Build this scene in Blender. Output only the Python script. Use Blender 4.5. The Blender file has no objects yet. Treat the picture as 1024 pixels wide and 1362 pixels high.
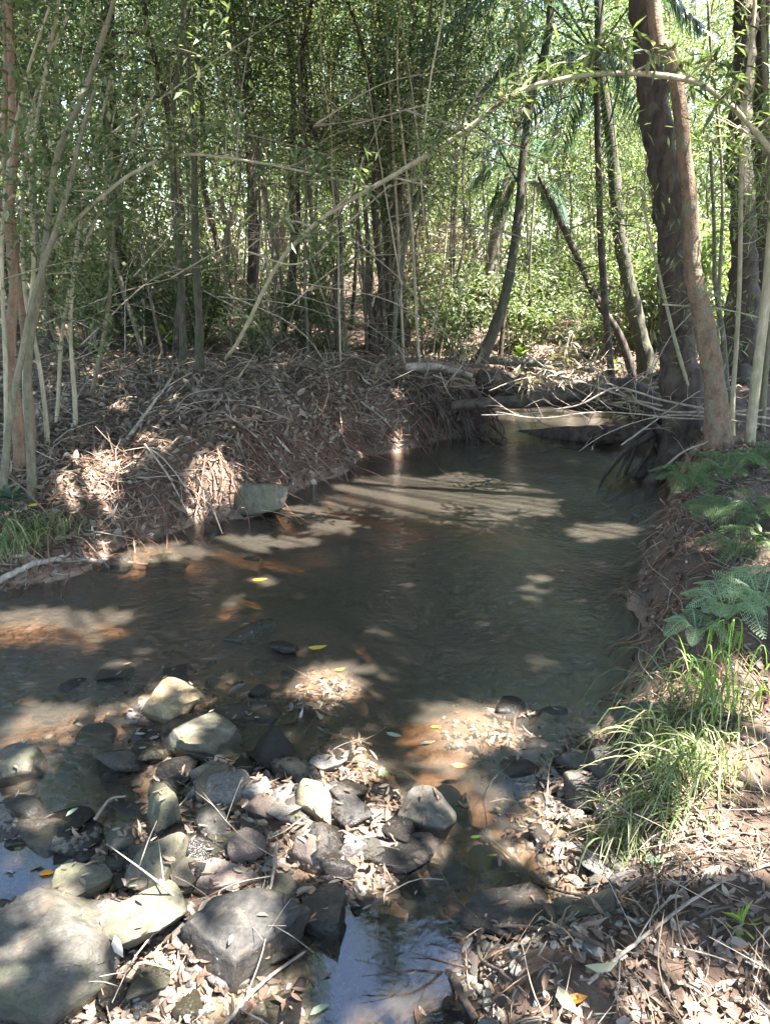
import bpy, math, random
import numpy as np
from mathutils import Vector

R = math.radians
SC = bpy.context.scene
COL = SC.collection
rng = np.random.default_rng(7)
random.seed(7)

# ------------------------------------------------------------ camera, sky, sun
F = 1030.0; PW = 1024; PH = 1362
CAMZ = 1.65
PITCH = R(18.8)
cam = bpy.data.cameras.new("camera"); co = bpy.data.objects.new("camera", cam); COL.objects.link(co)
co.location = (0, 0, CAMZ); co.rotation_euler = (R(90) - PITCH, 0, 0)
cam.sensor_fit = 'VERTICAL'; cam.sensor_height = 24; cam.lens = F / PH * 24
cam.clip_end = 600; cam.clip_start = 0.05
SC.camera = co

SUNV = np.array([0.40, -0.14, 0.88]); SUNV /= np.linalg.norm(SUNV)
SUN_EL = math.asin(SUNV[2]); SUN_AZ = math.atan2(SUNV[0], SUNV[1])   # clockwise from +Y
w = bpy.data.worlds.new("World"); SC.world = w; w.use_nodes = True
nt = w.node_tree; bg = nt.nodes["Background"]
sk = nt.nodes.new("ShaderNodeTexSky"); sk.sky_type = 'NISHITA'; sk.sun_disc = False
sk.sun_elevation = SUN_EL; sk.sun_rotation = SUN_AZ
nt.links.new(sk.outputs[0], bg.inputs[0]); bg.inputs[1].default_value = 0.10
sl = bpy.data.lights.new("sun", 'SUN'); so = bpy.data.objects.new("sun", sl); COL.objects.link(so)
sl.energy = 5.0; sl.angle = R(0.5); sl.color = (1.0, 0.95, 0.88)
so.rotation_euler = Vector(tuple(SUNV)).to_track_quat('Z', 'Y').to_euler()
SC.view_settings.view_transform = 'Standard'; SC.view_settings.look = 'None'
SC.view_settings.exposure = 3.5; SC.view_settings.use_white_balance = True; SC.view_settings.white_balance_temperature = 6400; SC.view_settings.white_balance_tint = 11; SC.view_settings.gamma = 1.0
SC.cycles.max_bounces = 8; SC.cycles.diffuse_bounces = 4; SC.cycles.glossy_bounces = 3
SC.cycles.transparent_max_bounces = 8; SC.cycles.transmission_bounces = 4
SC.cycles.use_denoising = True
SC.cycles.sample_clamp_indirect = 6

# ------------------------------------------------------------ pixel helpers (camera of the photograph -> metres)
CP, SP_ = math.cos(PITCH), math.sin(PITCH)
def ray(px, py):
    u = (np.asarray(px, float) - PW/2) / F; v = -(np.asarray(py, float) - PH/2) / F
    return np.stack([u, CP + v*SP_, -SP_ + v*CP], -1)
def onz(px, py, z=0.0):
    d = ray(px, py); t = (z - CAMZ) / d[..., 2]
    return d * t[..., None] + np.array([0, 0, CAMZ])
def ony(px, py, Y):
    d = ray(px, py); t = Y / d[..., 1]
    return d * t[..., None] + np.array([0, 0, CAMZ])
def depth_of(p):
    return p[1]*CP - (p[2]-CAMZ)*SP_

# ------------------------------------------------------------ noise
def _h(ix, iy, s):
    n = (ix.astype(np.int64)*374761393 + iy.astype(np.int64)*668265263 + s*1442695041) & 0x7fffffff
    n = ((n ^ (n >> 13)) * 1274126177) & 0x7fffffff
    n = (n ^ (n >> 16)) & 0xffff
    return n / 65535.0
def vn(x, y, s=0):
    x = np.asarray(x, float); y = np.asarray(y, float)
    ix = np.floor(x); iy = np.floor(y); fx = x-ix; fy = y-iy
    fx = fx*fx*(3-2*fx); fy = fy*fy*(3-2*fy)
    a = _h(ix, iy, s); b = _h(ix+1, iy, s); c = _h(ix, iy+1, s); d = _h(ix+1, iy+1, s)
    return (a*(1-fx)+b*fx)*(1-fy) + (c*(1-fx)+d*fx)*fy
def fbm(x, y, s=0, o=4):
    r = 0; a = 0.5; t = 0
    for k in range(o):
        r = r + a*(vn(x*2**k, y*2**k, s+k)-0.5); t += a; a *= 0.5
    return r / t
def unit(v):
    return v / np.maximum(np.linalg.norm(v, axis=-1, keepdims=True), 1e-9)
def rdir(n, g=rng):
    return unit(g.normal(size=(n, 3)))

# ------------------------------------------------------------ terrain
WPX = [(-700, 900), (-300, 835), (0, 790), (90, 768), (140, 742), (200, 718), (265, 695), (330, 688), (390, 657), (450, 632),
       (492, 607), (560, 592), (620, 580), (652, 570), (646, 548), (690, 530), (800, 520), (845, 530), (800, 552), (878, 590),
       (888, 625), (890, 665), (875, 720), (855, 780), (852, 860), (842, 930), (828, 975), (806, 1010), (790, 1060), (797, 1110),
       (802, 1150), (765, 1195), (700, 1235), (650, 1262), (640, 1300), (628, 1362), (600, 1500), (-700, 1500)]
WPOLY = onz(*np.array(WPX, float).T)[:, :2]
def seg_dist(x, y, poly, closed=True):
    best = np.full(x.shape, 1e9)
    n = len(poly)
    for i in range(n if closed else n-1):
        a = poly[i]; b = poly[(i+1) % n]; ab = b-a
        t = np.clip(((x-a[0])*ab[0] + (y-a[1])*ab[1]) / (ab@ab + 1e-12), 0, 1)
        best = np.minimum(best, np.hypot(x-(a[0]+t*ab[0]), y-(a[1]+t*ab[1])))
    return best
def inside(x, y, poly):
    r = np.zeros(x.shape, bool); n = len(poly); j = n-1
    for i in range(n):
        xi, yi = poly[i]; xj, yj = poly[j]
        c = ((yi > y) != (yj > y)) & (x < (xj-xi)*(y-yi)/(yj-yi+1e-12)+xi)
        r ^= c; j = i
    return r
BED = [(60, 820, -.10), (60, 880, -.07), (40, 930, -.08), (60, 1010, -.06), (20, 1080, -.02), (40, 1170, -.03), (140, 860, -.04), (200, 890, -.03), (280, 930, -.025), (220, 830, -.10), (310, 810, -.07), (330, 860, -.03), (390, 850, -.02),
       (330, 900, -.04), (430, 870, -.02), (430, 925, -.005), (400, 985, -.03), (120, 950, -.04), (110, 1020, -.04), (200, 1000, -.02),
       (350, 1085, .035), (440, 1050, .015), (455, 1010, .0), (520, 860, -.2), (520, 940, -.12), (640, 945, -.03), (650, 975, -.015), (560, 1000, -.08), (620, 1060, -.08),
       (735, 1060, -.008), (740, 1110, -.005), (770, 1140, .02), (690, 1170, -.03), (620, 1150, -.05), (500, 1110, .03), (470, 1160, .03), (400, 1180, .02), (300, 1170, .03),
       (490, 1260, -.09), (560, 1290, -.10), (500, 1330, -.12), (600, 1230, -.035), (645, 1280, .0), (350, 1320, -.012), (410, 1330, -.01), (250, 1300, .02), (150, 1200, .02),
       (60, 1280, .0), (560, 1362, -.04), (720, 960, -.03), (600, 860, -.22), (700, 860, -.22), (800, 860, -.28), (500, 672, -.2), (550, 668, -.22), (600, 668, -.22), (660, 668, -.22), (715, 676, -.25), (590, 700, -.25), (590, 640, -.2), (600, 760, -.45), (750, 760, -.4), (500, 700, -.3),
       (700, 650, -.5), (400, 760, -.22), (300, 740, -.12), (200, 760, -.08), (60, 800, -.06), (800, 940, -.06), (820, 985, -.01), (780, 1010, .01), (700, 560, -.3), (350, 835, -.04), (160, 930, -.03)]
BEDW = onz(*np.array([(a, b) for a, b, _ in BED], float).T)[:, :2]; BEDZ = np.array([c for *_, c in BED])
# bank parameters: px, py, bank height, bank width
BK = [(0, 760, .22, 1.0), (150, 700, .40, 1.0), (300, 660, .62, 1.1), (450, 610, .66, 1.0), (560, 575, .50, .55), (640, 560, .45, .5), (700, 515, .25, .8),
      (850, 515, .35, .6), (900, 600, .50, .5), (930, 680, .42, .45), (900, 780, .40, .35), (900, 900, .34, .35), (900, 1020, .27, .45), (880, 1150, .20, .6), (800, 1300, .12, .5),
      (760, 1500, .12, .5), (0, 1700, .1, .5), (-400, 800, .3, 1.0)]
BKW = onz(*np.array([(a, b) for a, b, *_ in BK], float).T)[:, :2]; BKV = np.array([(c, d) for *_, c, d in BK])
def shep(x, y, P, V, pw=3.0):
    num = 0; den = 0
    for p, v in zip(P, V):
        wgt = 1.0 / (np.hypot(x-p[0], y-p[1])**pw + 1e-4)
        num = num + wgt*v; den = den + wgt
    return num/den
def height(x, y):
    x = np.asarray(x, float); y = np.asarray(y, float)
    wx = x + 0.16*fbm(x*2.6, y*2.6, 11) ; wy = y + 0.16*fbm(x*2.6, y*2.6, 12)
    d = seg_dist(wx, wy, WPOLY); ins = inside(wx, wy, WPOLY)
    bh = shep(x, y, BKW, BKV[:, 0]); bw = shep(x, y, BKW, BKV[:, 1])
    t = np.clip(d/bw, 0, 1); prof = 1-(1-t)**3.3
    out = bh*prof + 0.045*np.maximum(0, d-bw)**0.9 + 0.25*fbm(x*0.35, y*0.35, 3)*np.clip(d/4, 0, 1)
    out += 0.09*fbm(x*1.6, y*1.6, 5)*np.clip(d/.5, 0, 1) + 0.085*fbm(x*6, y*6, 6, 4)+.22*fbm(x*2.7, y*2.7, 8, 3)*np.clip(d/.15, .25, 1)
    bed = shep(x, y, BEDW, BEDZ, 3.5)*np.clip(d/.18, 0.0, 1) + .03*fbm(x*9, y*9, 9, 3) - .004
    return np.where(ins, bed, out)
def G(px, py, lift=0.0):
    d = ray(px, py); t = np.linspace(1.2, 26, 700)
    p = d[None]*t[:, None] + np.array([0, 0, CAMZ])
    h = height(p[:, 0], p[:, 1]) + lift
    k = np.nonzero(p[:, 2] <= h)[0]
    if len(k) == 0: return p[-1]
    k = k[0]; return np.array([p[k, 0], p[k, 1], max(h[k], p[k, 2])])
def H1(x, y): return float(height(np.array([x]), np.array([y]))[0])

# ------------------------------------------------------------ mesh builder
class MB:
    def __init__(s): s.v = []; s.l = []; s.n = []; s.c = 0
    def add(s, v, f):
        v = np.asarray(v, np.float32); f = np.asarray(f)
        s.v.append(v); s.l.append((f+s.c).ravel().astype(np.int32)); s.n.append(np.full(len(f), f.shape[1], np.int32)); s.c += len(v)
    def mesh(s, name, smooth=False):
        me = bpy.data.meshes.new(name)
        v = np.concatenate(s.v); l = np.concatenate(s.l); n = np.concatenate(s.n)
        me.vertices.add(len(v)); me.vertices.foreach_set('co', v.ravel())
        me.loops.add(len(l)); me.loops.foreach_set('vertex_index', l)
        me.polygons.add(len(n)); st = np.concatenate([[0], np.cumsum(n)[:-1]]).astype(np.int32)
        me.polygons.foreach_set('loop_start', st); me.polygons.foreach_set('loop_total', n)
        me.polygons.foreach_set('use_smooth', np.full(len(n), smooth))
        me.update(calc_edges=True); me.validate()
        return me
    def build(s, name, mat, parent=None, smooth=False, origin=None):
        if not s.v: return None
        if origin is not None: s.v = [a - np.asarray(origin, np.float32) for a in s.v]
        me = s.mesh(name, smooth); me.materials.append(mat)
        o = bpy.data.objects.new(name, me); COL.objects.link(o)
        if parent is not None: o.parent = parent
        if origin is not None and parent is None: o.location = tuple(map(float, origin))
        return o
def tag(o, label=None, cat=None, group=None, kind=None):
    if label: o['label'] = label
    if cat: o['category'] = cat
    if group: o['group'] = group
    if kind: o['kind'] = kind
    return o
def empty(name, loc, label=None, cat=None, group=None):
    o = bpy.data.objects.new(name, None); COL.objects.link(o); o.location = tuple(map(float, loc)); o.empty_display_size = .1
    return tag(o, label, cat, group)
def copy_tree(o, parent=None):
    c = o.copy(); COL.objects.link(c)
    if parent is not None: c.parent = parent
    for ch in list(o.children): copy_tree(ch, c)
    return c

def spline(P, n):
    P = np.asarray(P, float)
    if len(P) == 2:
        t = np.linspace(0, 1, n)[:, None]; return P[0]*(1-t)+P[1]*t
    Q = np.vstack([2*P[0]-P[1], P, 2*P[-1]-P[-2]])
    m = len(P)-1; u = np.linspace(0, m-1e-6, n); i = u.astype(int); t = (u-i)[:, None]
    a, b, c, d = Q[i], Q[i+1], Q[i+2], Q[i+3]
    return .5*(2*b + (c-a)*t + (2*a-5*b+4*c-d)*t*t + (-a+3*b-3*c+d)*t**3)
def tube(mb, path, rad, sides=7, rough=0.0, seed=0):
    path = np.asarray(path, float); n = len(path); rad = np.broadcast_to(np.asarray(rad, float), (n,))
    T = unit(np.gradient(path, axis=0)); ref = np.array([.13, .97, .2]) if abs(T[0][2]) > .8 else np.array([.05, .1, 1.])
    A = unit(np.cross(T, ref)); B = np.cross(T, A)
    th = np.linspace(0, 2*math.pi, sides, endpoint=False)
    r = rad[:, None]*np.ones((1, sides))
    if rough:
        ii, jj = np.meshgrid(np.arange(n), np.arange(sides), indexing='ij')
        r = r*(1 + rough*2*(vn(ii*.35+seed, np.sin(jj*2*math.pi/sides)*1.7+seed*3+5, 3)-.5) + rough*1.2*(vn(ii*1.1, jj*1.3+seed, 4)-.5))
    V = path[:, None] + r[..., None]*(np.cos(th)[None, :, None]*A[:, None] + np.sin(th)[None, :, None]*B[:, None])
    i = np.arange(n-1)[:, None]*sides; j = np.arange(sides)[None]; k = (j+1) % sides
    f = np.stack([i+j, i+k, i+sides+k, i+sides+j], -1).reshape(-1, 4)
    V = V.reshape(-1, 3)
    V = np.vstack([V, path[0], path[-1]])
    mb.add(V, f); base = mb.c-len(V)
    e0 = n*sides; e1 = e0+1; j = np.arange(sides); k = (j+1) % sides
    caps = np.vstack([np.stack([k, j, np.full(sides, e0)], -1), np.stack([(n-1)*sides+j, (n-1)*sides+k, np.full(sides, e1)], -1)])
    mb.l.append((caps+base).ravel().astype(np.int32)); mb.n.append(np.full(len(caps), 3, np.int32))
def leaves(mb, P, A, N, L, W, droop=.12, fold=.12):
    """diamond leaves: base P, axis A, normal N"""
    P = np.asarray(P, float); n = len(P)
    if n == 0: return
    A = unit(A); S = unit(np.cross(A, N)); N = np.cross(S, A)
    L = np.broadcast_to(L, (n,))[:, None]; W = np.broadcast_to(W, (n,))[:, None]
    m = P + A*L*.45
    V = np.stack([P, m+S*W*.5+N*W*fold, P+A*L-N*L*droop, m-S*W*.5+N*W*fold], 1).reshape(-1, 3)
    mb.add(V, np.arange(n*4).reshape(-1, 4)[:, [0, 1, 2, 3]])
def leaves_hi(mb, P, A, N, L, W, curl=.38, fold=.22, g=rng):
    P = np.asarray(P, float); n = len(P)
    if n == 0: return
    A = unit(A); S = unit(np.cross(A, N)); N = np.cross(S, A)
    L = np.broadcast_to(L, (n,))[:, None]; W = np.broadcast_to(W, (n,))[:, None]
    cu = g.uniform(-.3, 1, (n, 1))*curl*L; fo = g.uniform(-.3, 1, (n, 1))*fold*W*2; b = g.uniform(-.15, .15, (n, 1))*L
    def q(t, s, ww): return P + A*L*t + S*(s*W*.5*ww + b*math.sin(t*3.1)) + N*(cu*t*t + abs(s)*fo*ww)
    V = np.stack([q(0, 0, 0), q(.28, 1, .85), q(.28, 0, 1), q(.28, -1, .85), q(.65, 1, .8), q(.65, 0, 1), q(.65, -1, .8), q(1, 0, 0)], 1)
    i = np.arange(n)[:, None]*8
    V = V.reshape(-1, 3); c0 = mb.c
    mb.add(V, (i[:, :, None] + np.array([[[1, 2, 5, 4], [2, 3, 6, 5]]])).reshape(-1, 4))
    t = (i[:, :, None] + np.array([[[0, 2, 1], [0, 3, 2], [4, 5, 7], [5, 6, 7]]])).reshape(-1, 3)
    mb.l.append((t+c0).ravel().astype(np.int32)); mb.n.append(np.full(len(t), 3, np.int32))

# ------------------------------------------------------------ materials
def newmat(name):
    m = bpy.data.materials.new(name); m.use_nodes = True; nt = m.node_tree; nt.nodes.clear()
    return m, nt, nt.nodes.new("ShaderNodeOutputMaterial")
def N_(nt, t, **k):
    n = nt.nodes.new(t)
    for a, b in k.items():
        if a.startswith('i_'): n.inputs[a[2:].replace('_', ' ')].default_value = b
        else: setattr(n, a, b)
    return n
def ramp(nt, src, stops, interp='LINEAR'):
    r = nt.nodes.new("ShaderNodeValToRGB"); r.color_ramp.interpolation = interp
    e = r.color_ramp.elements
    while len(e) < len(stops): e.new(.5)
    for k, (p, c) in enumerate(stops): e[k].position = p; e[k].color = (*c, 1)
    nt.links.new(src, r.inputs[0]); return r.outputs[0]
def mixc(nt, f, a, b, blend='MIX'):
    m = nt.nodes.new("ShaderNodeMix"); m.data_type = 'RGBA'; m.blend_type = blend
    for s, v in ((0, f), (6, a), (7, b)):
        if isinstance(v, (int, float)): m.inputs[s].default_value = v
        elif isinstance(v, tuple): m.inputs[s].default_value = (*v, 1)
        else: nt.links.new(v, m.inputs[s])
    return m.outputs[2]
def leafmat(name, stops, trans=.4, rough=.42, spec=.5, interp='LINEAR'):
    m, nt, out = newmat(name)
    g = nt.nodes.new("ShaderNodeNewGeometry")
    c = ramp(nt, g.outputs['Random Per Island'], stops, interp)
    p = N_(nt, "ShaderNodeBsdfPrincipled"); p.inputs['Roughness'].default_value = rough
    p.inputs['Specular IOR Level'].default_value = spec
    nt.links.new(c, p.inputs['Base Color'])
    t = nt.nodes.new("ShaderNodeBsdfTranslucent")
    nt.links.new(mixc(nt, 1.0, c, (1.2, 1.35, .7), 'MULTIPLY'), t.inputs[0])
    mx = nt.nodes.new("ShaderNodeMixShader"); mx.inputs[0].default_value = trans
    nt.links.new(p.outputs[0], mx.inputs[1]); nt.links.new(t.outputs[0], mx.inputs[2]); nt.links.new(mx.outputs[0], out.inputs[0])
    return m
def barkmat(name, c1, c2, c3, scale=9, zs=.25, bump=.6, spot=.55):
    m, nt, out = newmat(name)
    tc = nt.nodes.new("ShaderNodeTexCoord"); mp = nt.nodes.new("ShaderNodeMapping"); mp.inputs['Scale'].default_value = (1, 1, zs)
    nt.links.new(tc.outputs['Object'], mp.inputs[0])
    n1 = N_(nt, "ShaderNodeTexNoise", i_Scale=scale, i_Detail=8.0, i_Roughness=.65); nt.links.new(mp.outputs[0], n1.inputs['Vector'])
    n2 = N_(nt, "ShaderNodeTexNoise", i_Scale=scale*.45, i_Detail=4.0); nt.links.new(tc.outputs['Object'], n2.inputs['Vector'])
    n3 = N_(nt, "ShaderNodeTexNoise", i_Scale=scale*5, i_Detail=5.0); nt.links.new(mp.outputs[0], n3.inputs['Vector'])
    c = ramp(nt, n1.outputs[0], [(.35, c1), (.6, c2)])
    msk = ramp(nt, n2.outputs[0], [(spot-.03, (0, 0, 0)), (spot+.08, (1, 1, 1))])
    c = mixc(nt, msk, c, c3)
    c = mixc(nt, .5, c, ramp(nt, n3.outputs[0], [(.3, (.35, .35, .35)), (.7, (1, 1, 1))]), 'MULTIPLY')
    p = N_(nt, "ShaderNodeBsdfPrincipled"); p.inputs['Roughness'].default_value = .85; nt.links.new(c, p.inputs['Base Color'])
    b = N_(nt, "ShaderNodeBump", i_Strength=bump, i_Distance=.02); nt.links.new(n1.outputs[0], b.inputs['Height'])
    b2 = N_(nt, "ShaderNodeBump", i_Strength=bump, i_Distance=.006); nt.links.new(n3.outputs[0], b2.inputs['Height']); nt.links.new(b.outputs[0], b2.inputs['Normal'])
    nt.links.new(b2.outputs[0], p.inputs['Normal']); nt.links.new(p.outputs[0], out.inputs[0])
    return m
def stonemat(name, c1, c2, moss=.0, tint=(.10, .12, .05), wetz=.02, bump=.5):
    m, nt, out = newmat(name)
    tc = nt.nodes.new("ShaderNodeTexCoord"); geo = nt.nodes.new("ShaderNodeNewGeometry")
    oi = nt.nodes.new("ShaderNodeObjectInfo")
    ad = nt.nodes.new("ShaderNodeVectorMath"); ad.operation = 'ADD'; nt.links.new(tc.outputs['Object'], ad.inputs[0])
    ml = nt.nodes.new("ShaderNodeVectorMath"); ml.operation = 'SCALE'; ml.inputs[3].default_value = 7
    cx = nt.nodes.new("ShaderNodeCombineXYZ"); nt.links.new(oi.outputs['Random'], cx.inputs[0]); nt.links.new(cx.outputs[0], ml.inputs[0]); nt.links.new(ml.outputs[0], ad.inputs[1])
    n1 = N_(nt, "ShaderNodeTexNoise", i_Scale=16.0, i_Detail=9.0, i_Roughness=.7); nt.links.new(ad.outputs[0], n1.inputs['Vector'])
    n2 = N_(nt, "ShaderNodeTexNoise", i_Scale=90.0, i_Detail=6.0, i_Roughness=.7); nt.links.new(ad.outputs[0], n2.inputs['Vector'])
    n3 = N_(nt, "ShaderNodeTexNoise", i_Scale=6.0, i_Detail=5.0); nt.links.new(ad.outputs[0], n3.inputs['Vector'])
    c = ramp(nt, n1.outputs[0], [(.35, c1), (.65, c2)])
    mk = ramp(nt, n3.outputs[0], [(.62-.3*moss, (0, 0, 0)), (.72-.25*moss, (1, 1, 1))])
    c = mixc(nt, mk, c, tint)
    c = mixc(nt, .55, c, ramp(nt, n2.outputs[0], [(.3, (.45, .45, .45)), (.65, (1, 1, 1))]), 'MULTIPLY')
    vr = N_(nt, 'ShaderNodeMapRange'); nt.links.new(oi.outputs['Random'], vr.inputs[0]); vr.inputs[3].default_value = .5; vr.inputs[4].default_value = 1.05
    hv = N_(nt, 'ShaderNodeHueSaturation'); nt.links.new(c, hv.inputs['Color']); nt.links.new(vr.outputs[0], hv.inputs['Value']); c = hv.outputs[0]
    n4 = N_(nt, 'ShaderNodeTexNoise', i_Scale=9.0, i_Detail=7.0, i_Roughness=.7, i_Distortion=.8); nt.links.new(ad.outputs[0], n4.inputs['Vector'])
    c = mixc(nt, ramp(nt, n4.outputs[0], [(.52, (0, 0, 0)), (.62, (.75, .75, .75))]), c, (.15, .11, .075))
    c = mixc(nt, .8, c, ramp(nt, n1.outputs[0], [(.3, (.6, .6, .6)), (.7, (1.25, 1.25, 1.25))]), 'MULTIPLY')
    # pale lichen specks
    vo = N_(nt, "ShaderNodeTexVoronoi", i_Scale=28.0); nt.links.new(ad.outputs[0], vo.inputs['Vector'])
    sp = ramp(nt, vo.outputs['Distance'], [(.03, (.8, .8, .8)), (.08, (0, 0, 0))])
    c = mixc(nt, sp, c, (.27, .27, .21))
    # wet foot at the waterline
    sx = nt.nodes.new("ShaderNodeSeparateXYZ"); nt.links.new(geo.outputs['Position'], sx.inputs[0])
    a = nt.nodes.new("ShaderNodeMath"); a.operation = 'MULTIPLY_ADD'; a.inputs[1].default_value = .07; a.inputs[2].default_value = wetz-.022
    nt.links.new(n3.outputs[0], a.inputs[0])
    lt = nt.nodes.new("ShaderNodeMapRange"); nt.links.new(sx.outputs[2], lt.inputs[0]); nt.links.new(a.outputs[0], lt.inputs[1])
    a2 = nt.nodes.new("ShaderNodeMath"); a2.inputs[1].default_value = .012; nt.links.new(a.outputs[0], a2.inputs[0]); nt.links.new(a2.outputs[0], lt.inputs[2])
    lt.inputs[3].default_value = 1; lt.inputs[4].default_value = 0
    c = mixc(nt, lt.outputs[0], c, mixc(nt, 1.0, c, (.38, .36, .35), 'MULTIPLY'))
    p = N_(nt, "ShaderNodeBsdfPrincipled"); nt.links.new(c, p.inputs['Base Color'])
    mr = nt.nodes.new("ShaderNodeMapRange"); nt.links.new(lt.outputs[0], mr.inputs[0]); mr.inputs[3].default_value = .72; mr.inputs[4].default_value = .18
    nt.links.new(mr.outputs[0], p.inputs['Roughness'])
    b = N_(nt, "ShaderNodeBump", i_Strength=bump+.4, i_Distance=.028); nt.links.new(n1.outputs[0], b.inputs['Height'])
    b2 = N_(nt, "ShaderNodeBump", i_Strength=bump+.3, i_Distance=.005); nt.links.new(n2.outputs[0], b2.inputs['Height']); nt.links.new(b.outputs[0], b2.inputs['Normal'])
    nt.links.new(b2.outputs[0], p.inputs['Normal']); nt.links.new(p.outputs[0], out.inputs[0])
    return m

M = {}
M['leaf_blue'] = leafmat('leaf_blue', [(0, (.035, .07, .045)), (.5, (.06, .11, .07)), (.9, (.10, .155, .09)), (1, (.20, .25, .10))], .35, .38)
M['leaf_mid'] = leafmat('leaf_mid', [(0, (.06, .09, .04)), (.5, (.11, .145, .06)), (.85, (.17, .19, .09)), (1, (.32, .32, .20))], .42, .42)
M['leaf_yellow'] = leafmat('leaf_yellow', [(0, (.10, .14, .06)), (.5, (.16, .20, .085)), (.85, (.25, .28, .13)), (1, (.42, .42, .28))], .48, .4)
M['leaf_bright'] = leafmat('leaf_bright', [(0, (.16, .26, .03)), (1, (.28, .36, .05))], .55, .4)
M['leaf_dry'] = leafmat('leaf_dry', [(0, (.10, .075, .045)), (.5, (.20, .16, .10)), (1, (.33, .28, .19))], .25, .55)
M['litter'] = leafmat('litter', [(0, (.07, .04, .025)), (.4, (.125, .083, .055)), (.7, (.20, .15, .105)), (.94, (.25, .20, .15)), (1, (.40, .35, .28))], .12, .5)
M['litter_dark'] = leafmat('litter_dark', [(0, (.04, .028, .02)), (.5, (.10, .07, .05)), (.9, (.18, .13, .10)), (1, (.40, .34, .27))], .08, .4)
M['twig'] = leafmat('twig', [(0, (.09, .06, .04)), (.5, (.20, .155, .11)), (1, (.36, .30, .23))], 0, .8, .2)
M['root'] = leafmat('root', [(0, (.09, .045, .03)), (.6, (.17, .09, .06)), (1, (.26, .18, .13))], 0, .8, .2)
M['grass'] = leafmat('grass', [(0, (.09, .13, .05)), (.5, (.15, .19, .075)), (.75, (.27, .27, .13)), (1, (.42, .37, .22))], .4, .4)
M['grass_bright'] = leafmat('grass_bright', [(0, (.12, .24, .03)), (1, (.22, .34, .06))], .45, .4)
M['fern_dark'] = leafmat('fern_dark', [(0, (.065, .12, .045)), (.9, (.13, .20, .08)), (1, (.24, .20, .09))], .35, .4)
M['fern_bright'] = leafmat('fern_bright', [(0, (.19, .28, .14)), (1, (.33, .42, .27))], .4, .38)
M['palm'] = leafmat('palm', [(0, (.05, .09, .06)), (1, (.11, .17, .11))], .25, .2, .9)
M['bark_dark'] = barkmat('bark_dark', (.022, .016, .012), (.085, .058, .043), (.10, .08, .055), 20, .2, 1.0)
M['bark_brown'] = barkmat('bark_brown', (.12, .078, .048), (.26, .17, .105), (.19, .17, .11), 26, .6, 1.0)
M['bark_grey'] = barkmat('bark_grey', (.08, .068, .048), (.20, .17, .125), (.14, .14, .085), 34, .3, .8)
M['bark_green'] = barkmat('bark_green', (.11, .095, .06), (.22, .19, .12), (.16, .16, .085), 32, .3, .5)
M['bark_green'].name = 'bark_green'
M['bark_mossy'] = barkmat('bark_mossy', (.035, .033, .022), (.10, .088, .055), (.075, .085, .04), 30, .3, .8)
M['bark_pale'] = barkmat('bark_pale', (.32, .26, .17), (.50, .42, .29), (.33, .31, .18), 28, .15, .5, .5)
M['bark_red'] = barkmat('bark_red', (.17, .10, .06), (.30, .19, .12), (.24, .19, .12), 26, .4, .8)
M['deadwood'] = barkmat('deadwood', (.20, .16, .12), (.40, .34, .27), (.28, .22, .17), 20, .3, .4)
M['stone_grey'] = stonemat('stone_grey', (.075, .068, .055), (.18, .165, .135), .4, (.13, .13, .08))
M['stone_green'] = stonemat('stone_green', (.10, .09, .06), (.20, .185, .13), .6, (.15, .145, .085))
M['stone_dark'] = stonemat('stone_dark', (.04, .036, .032), (.115, .105, .092), .2, (.09, .085, .06), .05)
M['stone_tan'] = stonemat('stone_tan', (.27, .19, .09), (.42, .32, .17), .4, (.20, .17, .10), .01)
M['stone_white'] = stonemat('stone_white', (.22, .20, .18), (.42, .385, .34), .3, (.2, .18, .15), 0.0)
M['stone_pink'] = stonemat('stone_pink', (.20, .14, .11), (.36, .28, .23), .1, (.25, .2, .15))

def groundmat():
    m, nt, out = newmat('soil')
    geo = nt.nodes.new("ShaderNodeNewGeometry")
    n1 = N_(nt, "ShaderNodeTexNoise", i_Scale=3.0, i_Detail=8.0, i_Roughness=.65); nt.links.new(geo.outputs['Position'], n1.inputs['Vector'])
    n2 = N_(nt, "ShaderNodeTexNoise", i_Scale=40.0, i_Detail=8.0, i_Roughness=.75); nt.links.new(geo.outputs['Position'], n2.inputs['Vector'])
    c = ramp(nt, n1.outputs[0], [(.3, (.07, .044, .030)), (.55, (.13, .084, .058)), (.75, (.19, .14, .10))])
    bed = ramp(nt, n1.outputs[0], [(.35, (.13, .095, .07)), (.65, (.36, .225, .145))])
    sx = nt.nodes.new("ShaderNodeSeparateXYZ"); nt.links.new(geo.outputs['Position'], sx.inputs[0])
    mr = N_(nt, "ShaderNodeMapRange"); nt.links.new(sx.outputs[2], mr.inputs[0])
    mr.inputs[1].default_value = .10; mr.inputs[2].default_value = .01
    c = mixc(nt, mr.outputs[0], c, bed)
    c = mixc(nt, .7, c, ramp(nt, n2.outputs[0], [(.3, (.4, .4, .4)), (.62, (1, 1, 1)), (.75, (1.2, 1.15, 1.1))]), 'MULTIPLY')
    p = N_(nt, "ShaderNodeBsdfPrincipled"); nt.links.new(c, p.inputs['Base Color'])
    r = N_(nt, "ShaderNodeMapRange"); nt.links.new(mr.outputs[0], r.inputs[0]); r.inputs[3].default_value = .95; r.inputs[4].default_value = .35
    nt.links.new(r.outputs[0], p.inputs['Roughness'])
    b = N_(nt, "ShaderNodeBump", i_Strength=.9, i_Distance=.015); nt.links.new(n2.outputs[0], b.inputs['Height'])
    nt.links.new(b.outputs[0], p.inputs['Normal']); nt.links.new(p.outputs[0], out.inputs[0])
    return m
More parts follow.
